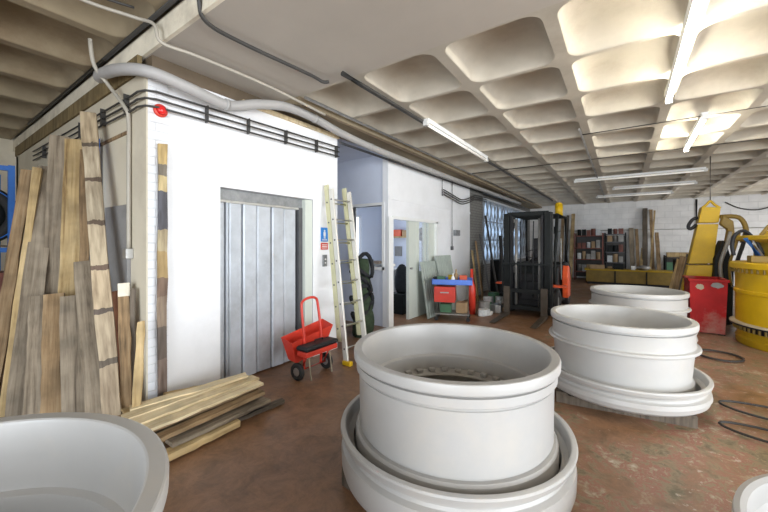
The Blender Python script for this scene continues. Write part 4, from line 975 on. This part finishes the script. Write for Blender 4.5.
for rn_, x0, x1, sh in (('red', -1.52, -.70, sA), ('grey', -.48, .06, sB)):
    for si, z in enumerate(sh):
        nmax = 5 if rn_ == 'red' else 3
        for i in range(nmax):
            x = x0 + (x1 - x0) * (i + .5) / nmax; w = (x1 - x0) / nmax * rnd.uniform(.75, .95); room = .34 if si < len(sh) - 1 else .28
            hh = rnd.uniform(.2, room); mt, cn = itm[(q * 5 + si) % 9]; q += 1
            kd = ('box', 'can', 'box')[q % 3]; kn = {'box': ('storage_box', 'box'), 'can': ('paint_tin', 'tin')}[kd]
            lv = 'top' if si == len(sh) - 1 else lev[si]
            od = ordn[i] if nmax == 5 else ('left', 'middle', 'right')[i]
            small(kn[0], f'{cn} {kn[1]} at the {od} of the {lv} shelf of the far {rn_} rack', kn[1], (x, RYF + .2, z + .001), (w, min(w, .3), hh), mt, kd, f'things stored on the {rn_} rack')
# long yellow bench
t = thing('yellow_bench', 'long olive-yellow steel bench low in front of the far racks', 'bench', (.35, 15.1, 0))
m = BM(); box(m, -1.45, 1.25, -.3, .3, .08, .50); obj('bench_body', m, 'olive_yellow', t, bevel=.01)
m = BM(); box(m, -1.5, 1.3, -.34, .34, .50, .55); obj('bench_top', m, 'yellow_old', t)
for x in (-.55, .35): boxo('bench_divider', (x - .02, x + .02, -.315, -.30, .08, .5), 'charcoal', t)
m = BM(); box(m, -1.4, 1.2, -.25, .25, 0, .08); obj('bench_plinth', m, 'black_plastic', t)
small('storage_box', 'pinkish box on the left end of the yellow bench', 'box', (-.75, 15.0, .551), (.45, .3, .14), 'cardboard')
small('storage_box', 'dark box in the middle of the yellow bench', 'box', (-.1, 15.0, .551), (.3, .25, .2), 'charcoal')
m = BM(); lathe(m, [(.05, 0), (.12, .0), (.18, .05), (.2, .1), (.12, .16), (.05, .16)], 24, (0, 0, 0)); o = obj('pulley_wheel', m, 'steel_dull'); o.location = (.62, 15.0, .551); tag(o, 'round grey pulley lying on the right of the yellow bench', 'pulley')
small('storage_box', 'small white block on the yellow bench beside the pulley', 'box', (.33, 14.95, .551), (.12, .1, .14), 'sign_white')
# right shelf + boxes
t = rack('low_rack', 'low dark rack with timber against the far wall behind the bench', 1.30, 2.2, 15.9, 16.5, (.5, 1.0), 1.05, 'charcoal', 'wood_dark')
small('storage_box', 'long tan box lying on the low dark rack', 'box', (1.72, 16.2, 1.0011), (.75, .3, .16), 'wood_yellow')
small('storage_box', 'green box on the lower shelf of the low dark rack', 'box', (1.52, 16.2, .501), (.4, .3, .3), 'green_tin')
small('storage_box', 'brown box on the lower shelf of the low dark rack', 'box', (1.97, 16.2, .501), (.35, .3, .28), 'cardboard')
fl = [
 ('tall dark board leaning on the far wall, left of the timber group', (.72, 16.35, .01), (.74, 16.8, 2.85), .16, .05, 'wood_dark'),
 ('tall brown board leaning on the far wall right beside the dark one', (.98, 16.3, .01), (.92, 16.8, 2.8), .10, .05, 'wood_brown'),
 ('tall thin pale board leaning in the far timber group', (.84, 16.2, .01), (1.04, 16.8, 2.75), .06, .04, 'wood_yellow'),
 ('medium brown board leaning in the far timber group', (1.12, 15.65, .01), (1.1, 16.78, 1.9), .12, .04, 'wood_brown'),
 ('medium grey board leaning between grey rack and timber group', (.36, 16.4, .01), (.30, 16.8, 2.1), .16, .05, 'wood_grey'),
 ('brown board leaning right of the medium grey board', (.52, 16.3, .01), (.48, 16.8, 2.05), .10, .05, 'wood_brown'),
 ('narrow tan lath leaning low in the far timber group', (.55, 15.9, .01), (.66, 16.78, 1.3), .08, .04, 'wood_yellow'),
 ('tall tan board leaning on the far wall behind the forklift', (-1.75, 16.0, .01), (-1.72, 16.8, 2.75), .14, .05, 'wood_yellow'),
 ('tall dark board leaning on the far wall left of the red rack', (-1.95, 16.0, .01), (-1.92, 16.8, 2.7), .10, .05, 'wood_dark'),
 ('tall brown board leaning farthest left on the far wall', (-2.1, 15.9, .01), (-2.12, 16.8, 2.65), .12, .05, 'wood_brown'),
]
for lab, a, c, w, th, mt in fl: plank(lab, a, c, w, th, mt, group='boards leaning on the far wall', name='leaning_board')
# boards leaning right, left of boom
a0, a1 = at_y(11.6, 672, 292), at_y(11.6, 683, 252)
plank('brown board slanting left of the yellow boom', (a0.x, 11.6, .02), (a1.x + .02, 11.75, 1.15), .13, .05, 'wood_brown', name='leaning_board')
plank('dark board slanting close behind the brown one beside the yellow boom', (a0.x + .18, 11.8, .02), (a1.x + .18, 11.9, 1.2), .16, .05, 'wood_dark', name='leaning_board')
plank('pale lath slanting left of the yellow boom', (a0.x - .10, 11.5, .02), (a1.x - .10, 11.6, 1.1), .05, .04, 'wood_yellow', name='leaning_board')
t = boxo('board_rest', (a0.x + .1, a0.x + .75, 12.0, 12.5, 0, 1.05), 'charcoal', bevel=.02); tag(t, 'dark cabinet behind the slanting boards near the yellow boom', 'cabinet')
pipe('thin vertical pipe on the far wall left of the yellow boom', [(2.25, YF - .03, 0.01), (2.25, YF - .03, 3.1)], .03, 'black_pipe')
pipe('horizontal pale pipe along the far block wall', [(-2.5, YF - .03, 2.02), (5, YF - .03, 2.02)], .018, 'pale_pipe')
pipe('dark cable looping on the far wall at the right edge', smooth_path([(3.0, YF - .04, 2.95), (3.4, YF - .04, 2.7), (3.9, YF - .04, 2.65), (4.6, YF - .04, 2.95)]), .02, 'black_pipe', name='cable', cat='cable')
# posts supporting ceiling near forklift
# left storage rack behind the planks
t = thing('tyre_rack', 'blue-beamed storage rack with a big tyre behind the left planks', 'rack', (-7.0, -.2, 0))
for x in (-.5, .5):
    for y in (-1.4, 1.10): boxo('upright', (x - .03, x + .03, y - .03, y + .03, 0, 2.50), 'blue_paint', t)
for z in (.61, 1.41, 2.46):
    for x in (-.5, .5): boxo('beam', (x - .02, x + .02, -1.36, 1.07, z - .03, z + .03), 'blue_paint', t)
for z in (.65, 1.45): boxo('deck', (-.5, .5, -1.4, 1.1, z, z + .02), 'wood_dark', t)
def tyre(label, x, y, z):
    m = BM(); lathe(m, [(.24, -.13), (.34, -.14), (.385, -.09), (.385, .09), (.34, .14), (.24, .13)], 40, (0, 0, 0), axis='X'); o = obj('tyre', m, 'rubber'); o.location = (x, y, z); tag(o, label, 'tyre', 'tyres on the left rack')
    m = BM(); lathe(m, [(.10, -.08), (.235, -.10), (.238, .10), (.10, .08)], 32, (0, 0, 0), axis='X'); obj('tyre_rim', m, 'charcoal', o)
    m = BM(); lathe(m, [(.34, .141), (.352, .141), (.352, .150), (.34, .150)], 40, (0, 0, 0), axis='X'); obj('blue_stripe', m, 'blue_paint', o)
tyre('big black tyre with a blue line standing on the left rack', -6.66, .62, 1.855)
tyre('second black tyre behind the front one on the left rack', -7.05, .55, 1.855)
small('storage_box', 'dark red box on the middle deck of the left rack', 'box', (-6.75, .75, .671), (.5, .55, .45), 'shelf_red')
small('storage_box', 'black box on the middle deck of the left rack', 'box', (-6.8, .05, .671), (.55, .5, .55), 'charcoal')
small('storage_box', 'brown box on the floor under the left rack', 'box', (-6.8, .6, 0), (.6, .6, .5), 'cardboard')

# =====================================================================
# LIGHT, WORLD, CAMERA
# =====================================================================
W = bpy.data.worlds.new('World'); S.world = W; W.use_nodes = True
bg = W.node_tree.nodes['Background']; bg.inputs['Color'].default_value = (0.82, 0.90, 1.0, 1); bg.inputs['Strength'].default_value = 2.2
def area(name, loc, rot, sx, sy, e, col):
    l = bpy.data.lights.new(name, 'AREA'); l.shape = 'RECTANGLE'; l.size = sx; l.size_y = sy; l.energy = e; l.color = col
    o = bpy.data.objects.new(name, l); C.objects.link(o); o.location = loc; o.rotation_euler = rot; return o
area('daylight_side_door', (XR - .05, 1.2, 1.5), (0, PI / 2, 0), 2.9, 6.6, 375, (0.92, 0.96, 1.0))
area('daylight_rear_door', (.6, YB + .05, 1.5), (PI / 2, 0, 0), 5.0, 2.9, 250, (0.86, 0.93, 1.0))
area('far_wall_fill', (XR - .05, 13.5, 1.5), (0, PI / 2, 0), 2.6, 3.0, 85, (0.94, 0.97, 1.0))  # unseen lamp added at the far opening to lighten the far wall
area('daylight_office_window', (-6.15, 6.9, 1.65), (0, -PI / 2, 0), 1.2, 1.7, 26, (0.85, 0.92, 1.0))
area('daylight_bay_window', (PX - .45, 12.8, 1.9), (0, -PI / 2, 0), 1.8, 5.4, 60, (0.85, 0.93, 1.0))

cam = bpy.data.cameras.new('camera'); cam.sensor_width = 36; cam.lens = 343 / 768 * 36; cam.sensor_fit = 'HORIZONTAL'
cam.shift_y = -13 / 768; cam.clip_start = .05; cam.clip_end = 200
co = bpy.data.objects.new('camera', cam); C.objects.link(co); co.location = (0, 0, H)
co.rotation_euler = (PI / 2, 0, math.atan2(.570, .822)); S.camera = co
S.view_settings.view_transform = 'Standard'; S.view_settings.look = 'None'; S.view_settings.gamma = 1; S.view_settings.use_curve_mapping = False
S.view_settings.exposure = 0.48
